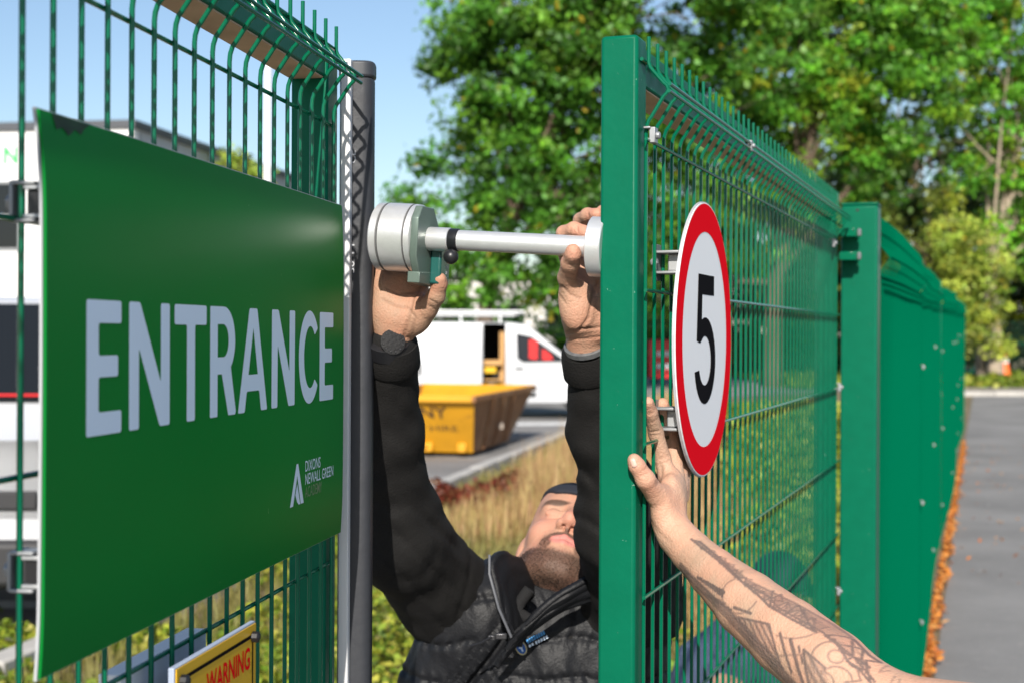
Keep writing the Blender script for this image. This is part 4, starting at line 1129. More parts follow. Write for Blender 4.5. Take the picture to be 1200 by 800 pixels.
cA = skin_col(VA, SKIN * .86, 3); cB = skin_col(VB, SKIN2 * np.array([.97, .93, .90]), 4)  # right hand's skin darkened to carry the shade lying on it
for V, c, tips in ((VA, cA, [(515, 330, 1.98)]), (VB, cB, [(671, 296, 1.883), (686, 271, 1.91), (697, 251, 1.926)])):
    for t in tips:
        d = np.linalg.norm(V - np.array(P(*t)), axis=1)[:, None]; c[:] = c + (RED - c) * np.clip(1 - d / .022, 0, 1) * .45
def normals(V, Q):
    n = np.cross(V[Q[:, 2]] - V[Q[:, 0]], V[Q[:, 3]] - V[Q[:, 1]]); N = np.zeros_like(V)
    for i in range(4): np.add.at(N, Q[:, i], n)
    return N / np.maximum(np.linalg.norm(N, axis=1), 1e-9)[:, None]
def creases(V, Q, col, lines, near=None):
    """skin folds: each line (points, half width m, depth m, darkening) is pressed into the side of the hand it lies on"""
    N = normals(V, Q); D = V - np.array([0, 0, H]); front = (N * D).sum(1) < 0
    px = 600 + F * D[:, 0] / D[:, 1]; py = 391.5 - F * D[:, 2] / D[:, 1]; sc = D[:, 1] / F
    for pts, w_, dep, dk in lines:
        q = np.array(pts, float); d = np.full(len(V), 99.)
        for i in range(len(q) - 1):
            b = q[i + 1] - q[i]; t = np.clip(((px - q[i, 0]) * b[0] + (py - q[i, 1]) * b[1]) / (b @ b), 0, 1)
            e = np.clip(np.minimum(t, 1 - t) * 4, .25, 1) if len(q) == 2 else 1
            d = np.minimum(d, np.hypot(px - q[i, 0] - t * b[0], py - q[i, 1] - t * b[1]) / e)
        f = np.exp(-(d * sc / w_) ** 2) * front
        V -= N * (f * dep)[:, None].astype(V.dtype); col *= (1 - dk * f)[:, None]  # crease shade is painted into the colour along each fold
def fine(V, Q):
    """one round of plain subdivision, for finer skin detail"""
    me = bpy.data.meshes.new('tmp'); me.from_pydata(V.tolist(), [], Q.tolist()); bm = bmesh.new(); bm.from_mesh(me)
    bmesh.ops.subdivide_edges(bm, edges=bm.edges, cuts=1, use_grid_fill=True); bm.to_mesh(me); bm.free()
    A = np.empty(len(me.vertices) * 3, np.float32); me.vertices.foreach_get('co', A); A = A.reshape(-1, 3)
    L_ = np.empty(len(me.loops), np.int32); me.loops.foreach_get('vertex_index', L_); bpy.data.meshes.remove(me)
    return A, L_.reshape(-1, 4)
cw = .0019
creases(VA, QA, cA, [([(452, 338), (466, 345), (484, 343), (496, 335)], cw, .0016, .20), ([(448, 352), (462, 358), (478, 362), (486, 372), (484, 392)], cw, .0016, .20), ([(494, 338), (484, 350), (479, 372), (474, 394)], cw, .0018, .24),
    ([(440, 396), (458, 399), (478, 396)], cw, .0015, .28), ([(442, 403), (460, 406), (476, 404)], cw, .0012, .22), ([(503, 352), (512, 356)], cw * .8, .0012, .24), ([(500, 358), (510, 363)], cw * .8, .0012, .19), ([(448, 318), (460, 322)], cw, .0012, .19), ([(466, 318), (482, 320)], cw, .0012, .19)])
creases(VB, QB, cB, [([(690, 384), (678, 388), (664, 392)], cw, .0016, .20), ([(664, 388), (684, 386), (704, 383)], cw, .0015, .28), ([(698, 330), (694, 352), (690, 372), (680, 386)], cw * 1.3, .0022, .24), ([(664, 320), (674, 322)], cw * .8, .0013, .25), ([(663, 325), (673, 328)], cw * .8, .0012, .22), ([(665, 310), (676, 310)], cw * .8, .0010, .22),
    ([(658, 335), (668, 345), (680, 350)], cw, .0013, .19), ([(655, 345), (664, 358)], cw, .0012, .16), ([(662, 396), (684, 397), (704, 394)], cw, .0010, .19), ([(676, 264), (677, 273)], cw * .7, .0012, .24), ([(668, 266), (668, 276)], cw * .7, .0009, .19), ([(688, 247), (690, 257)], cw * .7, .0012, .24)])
# head, face turned up and tilted
pit, rol, yaw = R(52), R(24), R(-13)
Fd = Vector((math.sin(yaw), -math.cos(yaw) * math.cos(pit), math.sin(pit))).normalized()
Ud = Vector((0, math.sin(pit), math.cos(pit))); Ud = (Ud - Fd * Ud.dot(Fd)).normalized()
Ud = Matrix.Rotation(rol, 3, Vector((0, 1, 0))) @ Ud; Fd = Matrix.Rotation(rol, 3, Vector((0, 1, 0))) @ Fd
Rd = Ud.cross(Fd) * 1.0                              # picture-right of the face
if Rd.x < 0: Rd = -Rd
HC = P(662, 633, 2.385) - (Ud * -.060 + Fd * .092)
HM = np.array([[Rd.x, Ud.x, Fd.x], [Rd.y, Ud.y, Fd.y], [Rd.z, Ud.z, Fd.z]], np.float32)
hw = lambda x, u, f: HC + Rd * x + Ud * u + Fd * f
E = lambda x, u, f, r, k, op='e': (op, hw(x, u, f), r, HM, k)
Cc_ = lambda a, b, ra, rb, k, op='c': (op, hw(*a), hw(*b), ra, rb, k)
head = [E(0, .035, -.015, (.076, .092, .095), .02), E(0, -.030, .022, (.062, .080, .066), .03), E(0, -.078, .040, (.046, .040, .045), .025),
        Cc_((-.012, -.104, .068), (.012, -.104, .068), .017, .017, .02), Cc_((-.058, -.045, -.005), (-.035, -.092, .045), .016, .016, .03), Cc_((.058, -.045, -.005), (.035, -.092, .045), .016, .016, .03),
        E(-.040, -.022, .055, (.024, .022, .024), .02), E(.040, -.022, .055, (.024, .022, .024), .02), Cc_((-.040, .034, .070), (.040, .034, .070), .012, .012, .02), E(0, .065, .045, (.060, .045, .045), .03),
        E(0, -.058, .070, (.030, .026, .022), .02)]
for s in (-1, 1):
    head += [E(s * .032, .012, .094, (.019, .011, .016), .012, '-e'), Cc_((s * .032, .012, .0735), (s * .0325, .012, .0735), .0125, .0125, .003),
             Cc_((s * .020, .014, .083), (s * .044, .013, .079), .0035, .003, .004), Cc_((s * .020, .008, .082), (s * .044, .009, .078), .003, .003, .004)]
head += [Cc_((0, .026, .085), (0, -.020, .108), .0085, .0115, .014), Cc_((0, -.024, .111), (0, -.026, .110), .0115, .011, .008), E(-.0135, -.029, .098, (.0085, .0085, .012), .007), E(.0135, -.029, .098, (.0085, .0085, .012), .007),
         Cc_((-.0065, -.0395, .103), (-.0075, -.032, .100), .0042, .003, .003, '-c'), Cc_((.0065, -.0395, .103), (.0075, -.032, .100), .0042, .003, .003, '-c'), Cc_((0, -.036, .104), (0, -.044, .095), .003, .003, .004),
         Cc_((-.022, -.0590, .0835), (0, -.0535, .0925), .0035, .0058, .005), Cc_((.022, -.0590, .0835), (0, -.0535, .0925), .0035, .0058, .005), Cc_((-.019, -.0650, .0835), (0, -.0680, .0905), .004, .0070, .006), Cc_((.019, -.0650, .0835), (0, -.0680, .0905), .004, .0070, .006),
         Cc_((-.024, -.0605, .0875), (0, -.0605, .0985), .0012, .0014, .003, '-c'), Cc_((.024, -.0605, .0875), (0, -.0605, .0985), .0012, .0014, .003, '-c'),
         E(-.076, .000, -.022, (.008, .030, .017), .01), E(.076, .000, -.022, (.008, .030, .017), .01)]
NB = P(650, 745, 2.47)
head += [('c', hw(0, -.055, -.022), NB, .056, .060, .02), ('c', NB, NB + Vector((0, .03, -.10)), .060, .075, .02), ('c', hw(0, -.075, .018), NB + Vector((-.005, -.028, .02)), .024, .018, .03)]
VH, QH = mesh_of(head, .0024)
L = (VH - np.array(HC)) @ HM                       # local face coordinates
cH = skin_col(VH, SKIN2 * np.array([.95, .84, .80]), 8)
lip = np.clip(1.25 - np.sqrt(((L[:, 0]) / .024) ** 2 + ((L[:, 1] + .0605) / .0105) ** 2) , 0, .35) / .35 * (L[:, 2] > .075)
cH = cH + (np.array((.56, .19, .17)) - cH) * np.clip(lip, 0, 1)[:, None] * .8
nose = np.clip(1 - np.linalg.norm((L - np.array([0, -.02, .108])) / np.array([.03, .03, .03]), axis=1), 0, 1)
cH = cH + (np.array((.56, .22, .17)) - cH) * nose[:, None] * .7
chk = np.clip(1 - np.linalg.norm((L - np.array([-.042, -.015, .07])) / np.array([.035, .035, .05]), axis=1), 0, 1)
cH = cH + (np.array((.60, .27, .20)) - cH) * chk[:, None] * .5
def beard_mask(L):
    x, u, f = L[:, 0], L[:, 1], L[:, 2]
    up = -.075 + .022 * np.clip(np.abs(x) / .06, 0, 1) ** 2 - .02 * np.clip((np.abs(x) - .02) / .02, 0, 1) * np.clip(1 - np.abs(np.abs(x) - .035) / .02, 0, 1) * 0
    b = np.clip((up - u) / .012, 0, 1) * np.clip((f + .025) / .03, 0, 1) * np.clip((u + .145) / .02, 0, 1)
    mo = np.clip(1.15 - np.sqrt((x / .031) ** 2 + ((u + .0465 + .35 * np.abs(x) * .35) / .0075) ** 2), 0, .4) / .4 * (f > .07)
    gt = np.clip(1.2 - np.sqrt(((np.abs(x) - .030) / .010) ** 2 + ((u + .066) / .017) ** 2), 0, .4) / .4 * (f > .06)
    return np.clip(np.maximum.reduce([b, mo * .9, gt * .8]) * (1 - lip_of(L)), 0, 1)
def lip_of(L): return np.clip(1.2 - np.sqrt((L[:, 0] / .022) ** 2 + ((L[:, 1] + .0605) / .0095) ** 2), 0, .3) / .3 * (L[:, 2] > .075)
bm_ = beard_mask(L)
cH = cH + (np.array((.032, .026, .023)) - cH) * (bm_ * .78)[:, None]
browm = np.clip(1.2 - np.sqrt(((np.abs(L[:, 0]) - .034) / .024) ** 2 + ((L[:, 1] - .033) / .0062) ** 2), 0, .4) / .4 * (L[:, 2] > .05)
cH = cH + (np.array((.04, .025, .018)) - cH) * (browm * .85)[:, None]
hairm = ((L[:, 1] > .045) & (L[:, 2] < .05)) | ((L[:, 2] < -.03) & (L[:, 1] > -.03) & (np.abs(L[:, 0]) < .074))
hairm &= (L[:, 1] > .07) | (L[:, 2] < .0)
cH[hairm] = (.02, .015, .012)
# sleeves and torso in one jacket
shA, elA, wrA = P(532, 706, 2.44), P(464, 625, 2.27), P(459, 408, 2.055)
shB, elB, wrB = P(742, 706, 2.42), P(736, 616, 2.18), P(690, 415, 2.02)
torso = [('c', P(655, 758, 2.42), P(655, 800, 2.44), .082, .12, .03), ('e', (.078, 2.50, 1.07), (.165, .110, .24), None, .05), ('e', (.072, 2.52, .80), (.150, .110, .22), None, .08),
         ('c', shA + Vector((.01, .02, -.02)), P(645, 742, 2.44), .066, .060, .06), ('c', shB + Vector((-.01, .02, -.02)), P(660, 742, 2.44), .066, .060, .06)]
sleeve = [('c', shA, elA, .087, .071, .03), ('c', elA, P(456, 505, 2.15), .072, .047, .05), ('c', P(456, 505, 2.15), wrA, .047, .0375, .03),
          ('c', shB, elB, .090, .072, .03), ('c', elB, P(707, 505, 2.09), .066, .047, .05), ('c', P(707, 505, 2.09), wrB, .047, .0375, .03)]
bodyskin = [('e', (.078, 2.50, 1.07), (.14, .09, .22), None, .05), ('c', shA, elA, .045, .038, .02), ('c', elA, P(456, 505, 2.15), .036, .03, .02), ('c', P(456, 505, 2.15), wrA, .03, .024, .02), ('c', shB, elB, .045, .038, .02), ('c', elB, P(707, 505, 2.09), .036, .03, .02), ('c', P(707, 505, 2.09), wrB, .03, .024, .02), ('c', NB, (.078, 2.50, 1.15), .06, .1, .04)]
VS, QS = mesh_of(bodyskin, .012)
joined('body', [(VH, QH, cH), (VA, QA, cA), (VB, QB, cB), (VS, QS, SKIN)], M_skin, man)
M_jacket = mat('black_jersey', (.0105, .010, .0098), rough=.85, noise=.15, nscale=30, bump=.25, bscale=420, spec=.25)
M_gilet = mat('black_nylon', (.0080, .0085, .0105), rough=.55, noise=.12, nscale=20, bump=.15, bscale=260, spec=.3)
arm_axis = [(np.array(shA), np.array(elA)), (np.array(shB), np.array(elB))]
def jfold(X, d):
    near = d < .03
    o = np.zeros(len(X), np.float32)
    Y = X[near]
    o[near] = .0026 * fold(Y * np.array([1, 1, 1.7], np.float32), 26, 21) + .0012 * fold(Y, 70, 22)
    # pinched folds round the shoulder and the elbow
    for c, amp in ((shA, .006), (elA, .0045), (shB, .006), (elB, .0045)):
        q = Y - np.array(c, np.float32); rr = np.linalg.norm(q, axis=1)
        ph = (q @ np.array([34., 14., 46.], np.float32)) + .9 * np.sin(q[:, 0] * 26 + q[:, 2] * 12)
        o[near] += amp * np.exp(-(rr / .12) ** 2) * (1.5 * np.exp(-(np.sin(ph) / .30) ** 2) - .4)
    # long crisp drag lines down the sleeves
    ph = Y @ np.array([22., 9., 7.], np.float32) + 1.2 * np.sin(Y[:, 2] * 17) + .8 * np.sin(Y[:, 0] * 31 + 2)
    o[near] += .0024 * np.exp(-(np.sin(ph) / .22) ** 2)
    return d + o
VJ, QJ = mesh_of(torso + sleeve, .0055, jfold)
np_mesh('jacket', VJ, QJ, M_jacket, man, smooth=True)
# cuffs
for w_, d_, px in ((wrA, (elA - wrA), 0), (wrB, (elB - wrB), 1)):
    d_ = d_.normalized(); mb = MB()
    mb.lathe(w_ - d_ * .012, d_, [(0, .033), (.001, .0375), (.018, .0405), (.040, .0420), (.043, .0405), (.044, .036)], 40)
    mb.build('cuff', M_jacket, man, smooth=True)
# gilet
gil = [('e', P(652, 775, 2.46), (.185, .135, .16), None, .05), ('e', (.078, 2.495, 1.05), (.200, .140, .26), None, .06), ('e', (.072, 2.515, .78), (.178, .132, .22), None, .08),
       ('c', P(566, 716, 2.42), P(622, 716, 2.43), .080, .062, .05), ('c', P(742, 716, 2.42), P(684, 716, 2.43), .080, .062, .05), ('c', P(560, 722, 2.42), P(520, 800, 2.44), .075, .075, .05)]
zl0, zl1 = np.array(P(598, 748, 2.30)), np.array(P(556, 806, 2.30))
def gfold(X, d):
    near = np.abs(d) < .03
    Y = X[near]; o = np.zeros(len(X), np.float32)
    # soft puckers running down, quilting seams running across
    w1 = .0045 * fold(Y * np.array([3.2, 1, .55], np.float32), 24, 31) + .0024 * fold(Y * np.array([2.4, 1, .8], np.float32), 60, 32)
    zz = Y[:, 2] + .10 * np.abs(Y[:, 0] - .03) + .006 * np.sin(Y[:, 0] * 40)
    sm = np.abs(((zz - 1.205) / .062 + 50.5) % 1 - .5) * .062
    seam = .0055 * np.exp(-(sm / .0042) ** 2)
    pk = .0022 * np.exp(-(sm / .016) ** 2) * np.sin(Y[:, 0] * 330 + 3 * np.sin(Y[:, 2] * 60))
    t = np.clip(((Y[:, [0, 2]] - zl0[[0, 2]]) @ (zl1 - zl0)[[0, 2]]) / ((zl1 - zl0)[[0, 2]] @ (zl1 - zl0)[[0, 2]]), -.1, 3)
    dz = np.abs((Y[:, 0] - zl0[0]) * (zl1 - zl0)[2] - (Y[:, 2] - zl0[2]) * (zl1 - zl0)[0]) / np.hypot((zl1 - zl0)[0], (zl1 - zl0)[2])
    front = Y[:, 1] < 2.48
    gap = np.where((t > -.05) & front, .016 * np.exp(-(dz / .0065) ** 4), 0)
    ribs = np.where(front & (t > -.05), .0022 * np.cos(np.clip((dz - .008) / .010, 0, 3) * 6.28) * (dz < .040), 0)
    o[near] = w1 * (dz > .03) + seam * (dz > .038) + pk + gap - ribs
    return d + o
VG, QG = mesh_of(gil, .0048, gfold)
np_mesh('gilet', VG, QG, M_gilet, man, smooth=True)
# stand-up collar of the gilet, open at the front
def ribbon(name, top, bot, m, thick=.007, n=26):
    def rs_(pts):
        q = np.array([P(*p) for p in pts]); s = np.r_[0, np.cumsum(np.linalg.norm(np.diff(q, axis=0), axis=1))]; t = np.linspace(0, s[-1], n)
        # smooth the path with a short kernel
        c = np.stack([np.interp(t, s, q[:, i]) for i in range(3)], 1)
        for _ in range(3): c[1:-1] = (c[:-2] + 2 * c[1:-1] + c[2:]) / 4
        return c
    a, b = rs_(top), rs_(bot); vs = []
    K = 17
    for i in range(n):
        for j in range(K):
            t = j / (K - 1); p = a[i] * (1 - t) + b[i] * t; p = p + np.array([0, -.006 * math.sin(math.pi * t) - .0016 * math.cos(t * 6.28 * 3), 0]) + .0016 * math.sin(i * 1.1 + t * 5)
            vs.append(p)
    mb = MB(); mb.add(vs, [(i * K + j, (i + 1) * K + j, (i + 1) * K + j + 1, i * K + j + 1) for i in range(n - 1) for j in range(K - 1)])
    o = mb.build(name, m, man, smooth=True, solid=thick)
    return o
ribbon('collar', [(603, 748, 2.262), (587, 712, 2.245), (576, 672, 2.255), (576, 648, 2.275), (592, 644, 2.305), (604, 652, 2.345), (626, 670, 2.44)],
       [(612, 756, 2.285), (612, 735, 2.292), (612, 715, 2.305), (610, 705, 2.315), (616, 702, 2.335), (626, 698, 2.375), (652, 695, 2.46)], M_gilet, .010)
ribbon('collar', [(600, 748, 2.258), (622, 724, 2.248), (648, 700, 2.245), (674, 683, 2.252), (700, 670, 2.27), (735, 660, 2.33), (740, 660, 2.43)],
       [(584, 780, 2.285), (602, 757, 2.280), (634, 728, 2.276), (668, 709, 2.280), (705, 697, 2.300), (745, 705, 2.35), (750, 700, 2.46)], M_gilet, .010)
mb = MB(); mb.tube([P(x, y, d) for x, y, d in ((575, 650, 2.268), (575, 672, 2.249), (586, 712, 2.239), (601, 746, 2.254))], .0022, 6)
mb.build('collar_piping', mat('grey_piping', (.10, .105, .12), rough=.6), man, smooth=True)
mb = MB(); mb.tube([P(x, y, 2.30) for x, y in ((622, 690), (612, 704), (608, 716), (622, 726))], .010, 10); mb.build('shirt_neck', mat('black_cotton', (.006, .006, .007), rough=.9), man, smooth=True)
zp = mat('zip_metal', (.06, .06, .065), rough=.35, metal=.6)
mb = MB(); mb.box(P(589, 745, 2.238), (.018, .006, .010)); mb.box(P(578, 747, 2.240), (.012, .005, .009)); mb.build('zip_slider', zp, man, bevel=.002)
mb = MB(); mb.tube([P(578, 746, 2.236), P(566, 753, 2.238), P(553, 757, 2.246)], .0022, 6); mb.build('zip_pull', M_black, man, smooth=True)
# embroidered badge: find the cloth under it by projecting onto the gilet's surface
GV = VG[(VG[:, 1] < 2.45)]
def on_gilet(px, py, off=.0025):
    d = P(px, py, 1.0) - Vector((0, 0, H)); dn = np.array(d) / np.linalg.norm(np.array(d))
    q = GV - np.array([0, 0, H]); t = q @ dn; r_ = np.linalg.norm(q - t[:, None] * dn, axis=1)
    c = r_ < .010; dd = t[c].min() + .002 if c.any() else 2.3
    return dn * (dd - off) + np.array([0, 0, H])
bc = np.array([on_gilet(x, y) for x, y in ((606, 758), (616, 757), (640, 745), (630, 752), (622, 748), (612, 765))])
bo = bc.mean(0); _, _, bv = np.linalg.svd(bc - bo); bn = Vector(bv[2]); bn = bn if bn.y < 0 else -bn
bu = (P(640, 742, 2.3) - P(612, 757, 2.3)); bu = (bu - bn * bu.dot(bn)).normalized(); bw = bn.cross(bu) * -1
if bw.z < 0: bw = -bw
b0_ = Vector(on_gilet(613, 758)); b0_ = Vector(bo) + (b0_ - Vector(bo)) - bn * ((b0_ - Vector(bo)).dot(bn)) + bn * .007
def BG(u, v, o=0): return tuple(b0_ + bu * u + bw * v + bn * o)
M_bb = mat('blue_thread', (.015, .11, .42), rough=.7); M_bt = mat('light_blue_thread', (.05, .25, .55), rough=.7); M_gold = mat('gold_thread', (.50, .42, .20), rough=.6)
ell = lambda rx, ry, n=30: [(rx * math.cos(2 * math.pi * i / n), ry * math.sin(2 * math.pi * i / n)) for i in range(n)]
bd = MB(); V, Fs = poly_geo([ell(.0092, .0128)]); bd.add([BG(u, v) for u, v in V], Fs); bdo = bd.build('badge', M_bb, man, fix=False, solid=.001)
V, Fs = poly_geo([ell(.0090, .0126), ell(.0070, .0104)]); lay(V, Fs, lambda u, v: BG(u, v, .0012), 'badge_rim', M_gold, bdo)
V, Fs = poly_geo([[(-.0012, -.007), (.0012, -.007), (.0016, -.001), (.0042, .001), (.0016, .002), (0, .0075), (-.0016, .002), (-.0042, .001), (-.0016, -.001)]]); lay(V, Fs, lambda u, v: BG(u, v, .0014), 'badge_figure', M_letter, bdo)
for k, (u0, wd, v0, hh, m) in enumerate(((.0125, .034, .0005, .0072, M_bt), (.0120, .010, -.0062, .0045, M_letter), (.0240, .024, -.0068, .0052, M_letter))):
    shp = []; nL = int(wd / .0042)
    for i in range(nL):
        a = u0 + wd * i / nL; b = a + wd / nL * .78
        shp.append(round_poly([(a, v0), (b, v0 + .0004), (b + .0004, v0 + hh), (a + .0006, v0 + hh * .96)], .0008, 2))
    V, Fs = poly_geo(shp); lay(V, Fs, lambda u, v: BG(u, v, .0010), 'embroidered_word', m, man)
# beard and brows as short hairs
bi = np.where(bm_ > .12)[0]
n = 9000; pick = bi[rng.choice(len(bi), n, p=bm_[bi] / bm_[bi].sum())]
tri = VH[pick] + rng.normal(size=(n, 3)) * .0009
Ln = L[pick]; outw = Ln - np.array([0, -.055, .0]); outw /= np.linalg.norm(outw, axis=1)[:, None]
dl = outw * .75 + np.array([0, -.55, .15]) + rng.normal(size=(n, 3)) * .28; dl[:, 1] -= (Ln[:, 1] > -.05) * .3
dw = dl @ HM.T; dw /= np.linalg.norm(dw, axis=1)[:, None]
ln = rng.uniform(.002, .0055, n)[:, None] * np.where(Ln[:, 1:2] > -.05, .7, 1)
sw = np.cross(dw, rng.normal(size=(n, 3))); sw /= np.linalg.norm(sw, axis=1)[:, None]; sw *= .00032
Vb = np.stack([tri - sw, tri + sw, tri + dw * ln], 1).reshape(-1, 3)
bc_ = np.array([(.012, .010, .009), (.024, .019, .016), (.008, .007, .007)])[rng.integers(0, 3, n)]
M_hair = mat('hair', (.03, .02, .015), rough=.55, attr='Col')
bo_ = np_mesh('beard', Vb, np.arange(3 * n).reshape(n, 3), M_hair, man, np.repeat(bc_, 3, 0)); bo_['kind'] = 'stuff'
# cap: dark crown and a curved grey-blue peak
def capf(X, d):
    q = (X - np.array(HC, np.float32)) @ HM
    return np.maximum(np.maximum(d - .0055, 0.056 + 1.0 * np.maximum(np.abs(q[:, 0]) - .040, 0) - q[:, 1]), -(d + .006))
VC, QC = mesh_of(head[:20], .0036, capf); np_mesh('cap', VC, QC, mat('navy_cap', (.012, .014, .022), rough=.85, bump=.2, bscale=300), man, smooth=True)
mb = MB(); vs = []
for j in range(9):
    for i in range(13):
        a = (i / 12 - .5) * 2.2 + math.pi; rr = 1 + j / 8 * .62
        x = math.sin(a) * .074 * (1 + j / 8 * .06); f = -.014 + math.cos(a) * .095 + j / 8 * .065 * math.cos(a); u = .047 + .010 * j / 8 - .022 * (math.sin(a) ** 2) * (j / 8 + .3)
        vs.append(hw(x, u, f))
mb.add(vs, [(j * 13 + i, j * 13 + i + 1, j * 13 + i + 14, j * 13 + i + 13) for j in range(8) for i in range(12)])
mb.build('cap_peak', mat('slate_peak', (.10, .12, .17), rough=.8), man, smooth=True, solid=.003)
# watch and bracelet
ad = (elA - wrA).normalized(); wc = P(455, 404, 2.045)
wt = MB(); wt.lathe(wc - ad * .011, ad, [(0, .030), (.001, .0335), (.021, .0345), (.022, .031)], 40); wo = wt.build('watch', M_black, man, smooth=True)
wn_ = Vector((.30, -.93, .12)).normalized(); wf = MB(); wf.lathe(wc + wn_ * .027, wn_, [(0, .018), (.004, .018), (.0055, .013), (.0056, .004)], 32); wf.build('watch_case', mat('matte_black', (.010, .010, .011), rough=.75, bump=.3, bscale=200), wo, smooth=True)
wf = MB()
for i in range(12):
    a = 2 * math.pi * i / 12; u_ = wn_.orthogonal().normalized(); v_ = wn_.cross(u_); c = wc + wn_ * .0318 + (u_ * math.cos(a) + v_ * math.sin(a)) * .0145; wf.lathe(c, wn_, [(0, .0018), (.0012, .0012)], 6)
wf.build('bezel_marks', M_trim, wo)
bdv = (elB - wrB).normalized(); bcn = P(688, 405, 2.005); mb = MB(); mb.lathe(bcn - bdv * .006, bdv, [(0, .0300), (.001, .0325), (.008, .0325), (.009, .030)], 40); mb.build('bracelet', mat('grey_band', (.13, .135, .14), rough=.45, metal=.2, noise=.3, nscale=120), man, smooth=True)
# trousers and boots (below the frame)
leg = [('c', (.0, 2.55, .80), (-.03, 2.44, .45), .10, .075, .05), ('c', (-.03, 2.44, .45), (-.05, 2.58, .09), .072, .055, .03), ('c', (.15, 2.55, .80), (.19, 2.46, .45), .10, .075, .05), ('c', (.19, 2.46, .45), (.20, 2.60, .09), .072, .055, .03), ('e', (.075, 2.53, .80), (.16, .12, .14), None, .05)]
VL, QL = mesh_of(leg, .012, lambda X, d: d + .004 * fold(X, 18, 41)); np_mesh('trousers', VL, QL, mat('charcoal_trousers', (.03, .03, .035), rough=.9), man, smooth=True)
for x, y in ((-.05, 2.58), (.20, 2.60)):
    VL, QL = mesh_of([('c', (x, y + .02, .06), (x, y - .17, .045), .052, .043, .02), ('c', (x, y, .12), (x, y + .01, .06), .055, .052, .02)], .008, lambda X, d: np.maximum(d, .003 - X[:, 2])); np_mesh('boot', VL, QL, M_trim, man, smooth=True)

# ---- the person with the tattooed arm
per = thing('person', 'person at the right edge whose bare tattooed arm reaches to the gate', 'person', (.70, 1.45, 0))
arm = [(795, 627, 1.868, .0260), (812, 645, 1.845, .0270), (838, 670, 1.80, .0315), (878, 706, 1.735, .0405), (925, 744, 1.675, .0455), (975, 783, 1.62, .0470), (1035, 832, 1.575, .0440)]
hc = chain(arm, .02)
hc += [('e', P(787, 596, 1.90), (.0215, .026, .046), None, .02), ('e', P(777, 597, 1.872), (.015, .018, .030), None, .015), ('e', P(790, 574, 1.93), (.018, .024, .030), None, .02)]
hc += chain([(783, 585, 1.895, .0140), (769, 577, 1.862, .0135), (757, 560, 1.838, .0125), (747, 544, 1.832, .0105), (744, 538, 1.830, .0088)], .012)   # thumb on the post
hc += chain([(786, 568, 1.93, .0130), (777, 535, 1.935, .0112), (769, 505, 1.922, .0102), (763, 482, 1.898, .0090), (760, 470, 1.884, .0075)], .010)      # index
hc += chain([(793, 566, 1.955, .0135), (790, 530, 1.985, .0112), (784, 497, 1.985, .0100), (777, 472, 1.965, .0085)], .010)
hc += chain([(797, 570, 1.975, .0130), (797, 536, 2.010, .0108), (793, 507, 2.020, .0096), (788, 486, 2.010, .0082)], .010)
hc += chain([(799, 580, 1.985, .0120), (802, 552, 2.020, .0098), (801, 528, 2.035, .0086), (798, 511, 2.030, .0075)], .010)
up = [('c', P(1035, 832, 1.575), Vector((.62, 1.42, 1.28)), .0440, .055, .02), ('c', Vector((.62, 1.42, 1.28)), Vector((.70, 1.42, 1.25)), .06, .07, .03)]
hc += up
VP_, QP_ = mesh_of(hc, .0020)
cP = skin_col(VP_, SKIN2 * np.array([1.03, 1.03, 1.02]), 13)
for t, rr, am in (((745, 541, 1.83), .02, .35), ((760, 472, 1.885), .02, .35), ((783, 560, 1.925), .02, .2), ((765, 568, 1.845), .02, .15)):
    d = np.linalg.norm(VP_ - np.array(P(*t)), axis=1)[:, None]; cP += (RED - cP) * np.clip(1 - d / rr, 0, 1) * am
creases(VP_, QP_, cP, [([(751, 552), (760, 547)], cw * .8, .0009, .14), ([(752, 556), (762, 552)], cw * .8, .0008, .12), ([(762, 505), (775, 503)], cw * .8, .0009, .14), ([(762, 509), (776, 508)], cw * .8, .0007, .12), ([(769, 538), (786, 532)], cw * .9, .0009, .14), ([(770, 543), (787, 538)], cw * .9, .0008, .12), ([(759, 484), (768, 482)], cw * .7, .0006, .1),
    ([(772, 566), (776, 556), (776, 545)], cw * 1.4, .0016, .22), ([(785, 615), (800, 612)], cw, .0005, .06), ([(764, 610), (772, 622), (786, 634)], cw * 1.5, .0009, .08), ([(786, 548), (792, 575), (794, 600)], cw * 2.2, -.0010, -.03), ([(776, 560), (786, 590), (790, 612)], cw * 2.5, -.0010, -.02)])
# tattoo: drawn in arm coordinates (along the forearm, across it)
ap = np.array([P(*q[:3]) for q in arm]); aw0 = ap[0]; aax = ap[-1] - ap[0]; alen = np.linalg.norm(aax); aax /= alen
vv = np.array(P(880, 706, 1)) - np.array([0, 0, H]); vv /= np.linalg.norm(vv)
acr = np.cross(aax, vv); acr /= np.linalg.norm(acr)
if acr[2] < 0: acr = -acr
afr = np.cross(acr, aax); afr = afr if afr @ vv < 0 else -afr
ax_px = np.array([q[0] for q in arm]); ax_d = np.array([q[2] for q in arm]); ax_py = np.array([q[1] for q in arm])
def AC(px, py):
    d = 1.72
    for _ in range(5):
        q = np.array(P(px, py, d)); s = (q - aw0) @ aax; d = np.interp(s, (ap - aw0) @ aax, ax_d) - .03
    q = np.array(P(px, py, d)) - aw0
    return (q @ aax, q @ acr)
Y = VP_ - aw0; us, vs_ = Y @ aax, Y @ acr; facing = (Y @ afr) > (np.interp(us, (ap - aw0) @ aax, ((ap - aw0) @ afr)))
onarm = (us > -.02) & (us < alen + .02)
XY = np.stack([us, vs_], 1)
ink = np.zeros(len(XY))
zc = lambda pts: [AC(790 + x / 4, 600 + y / 4) for x, y in pts]
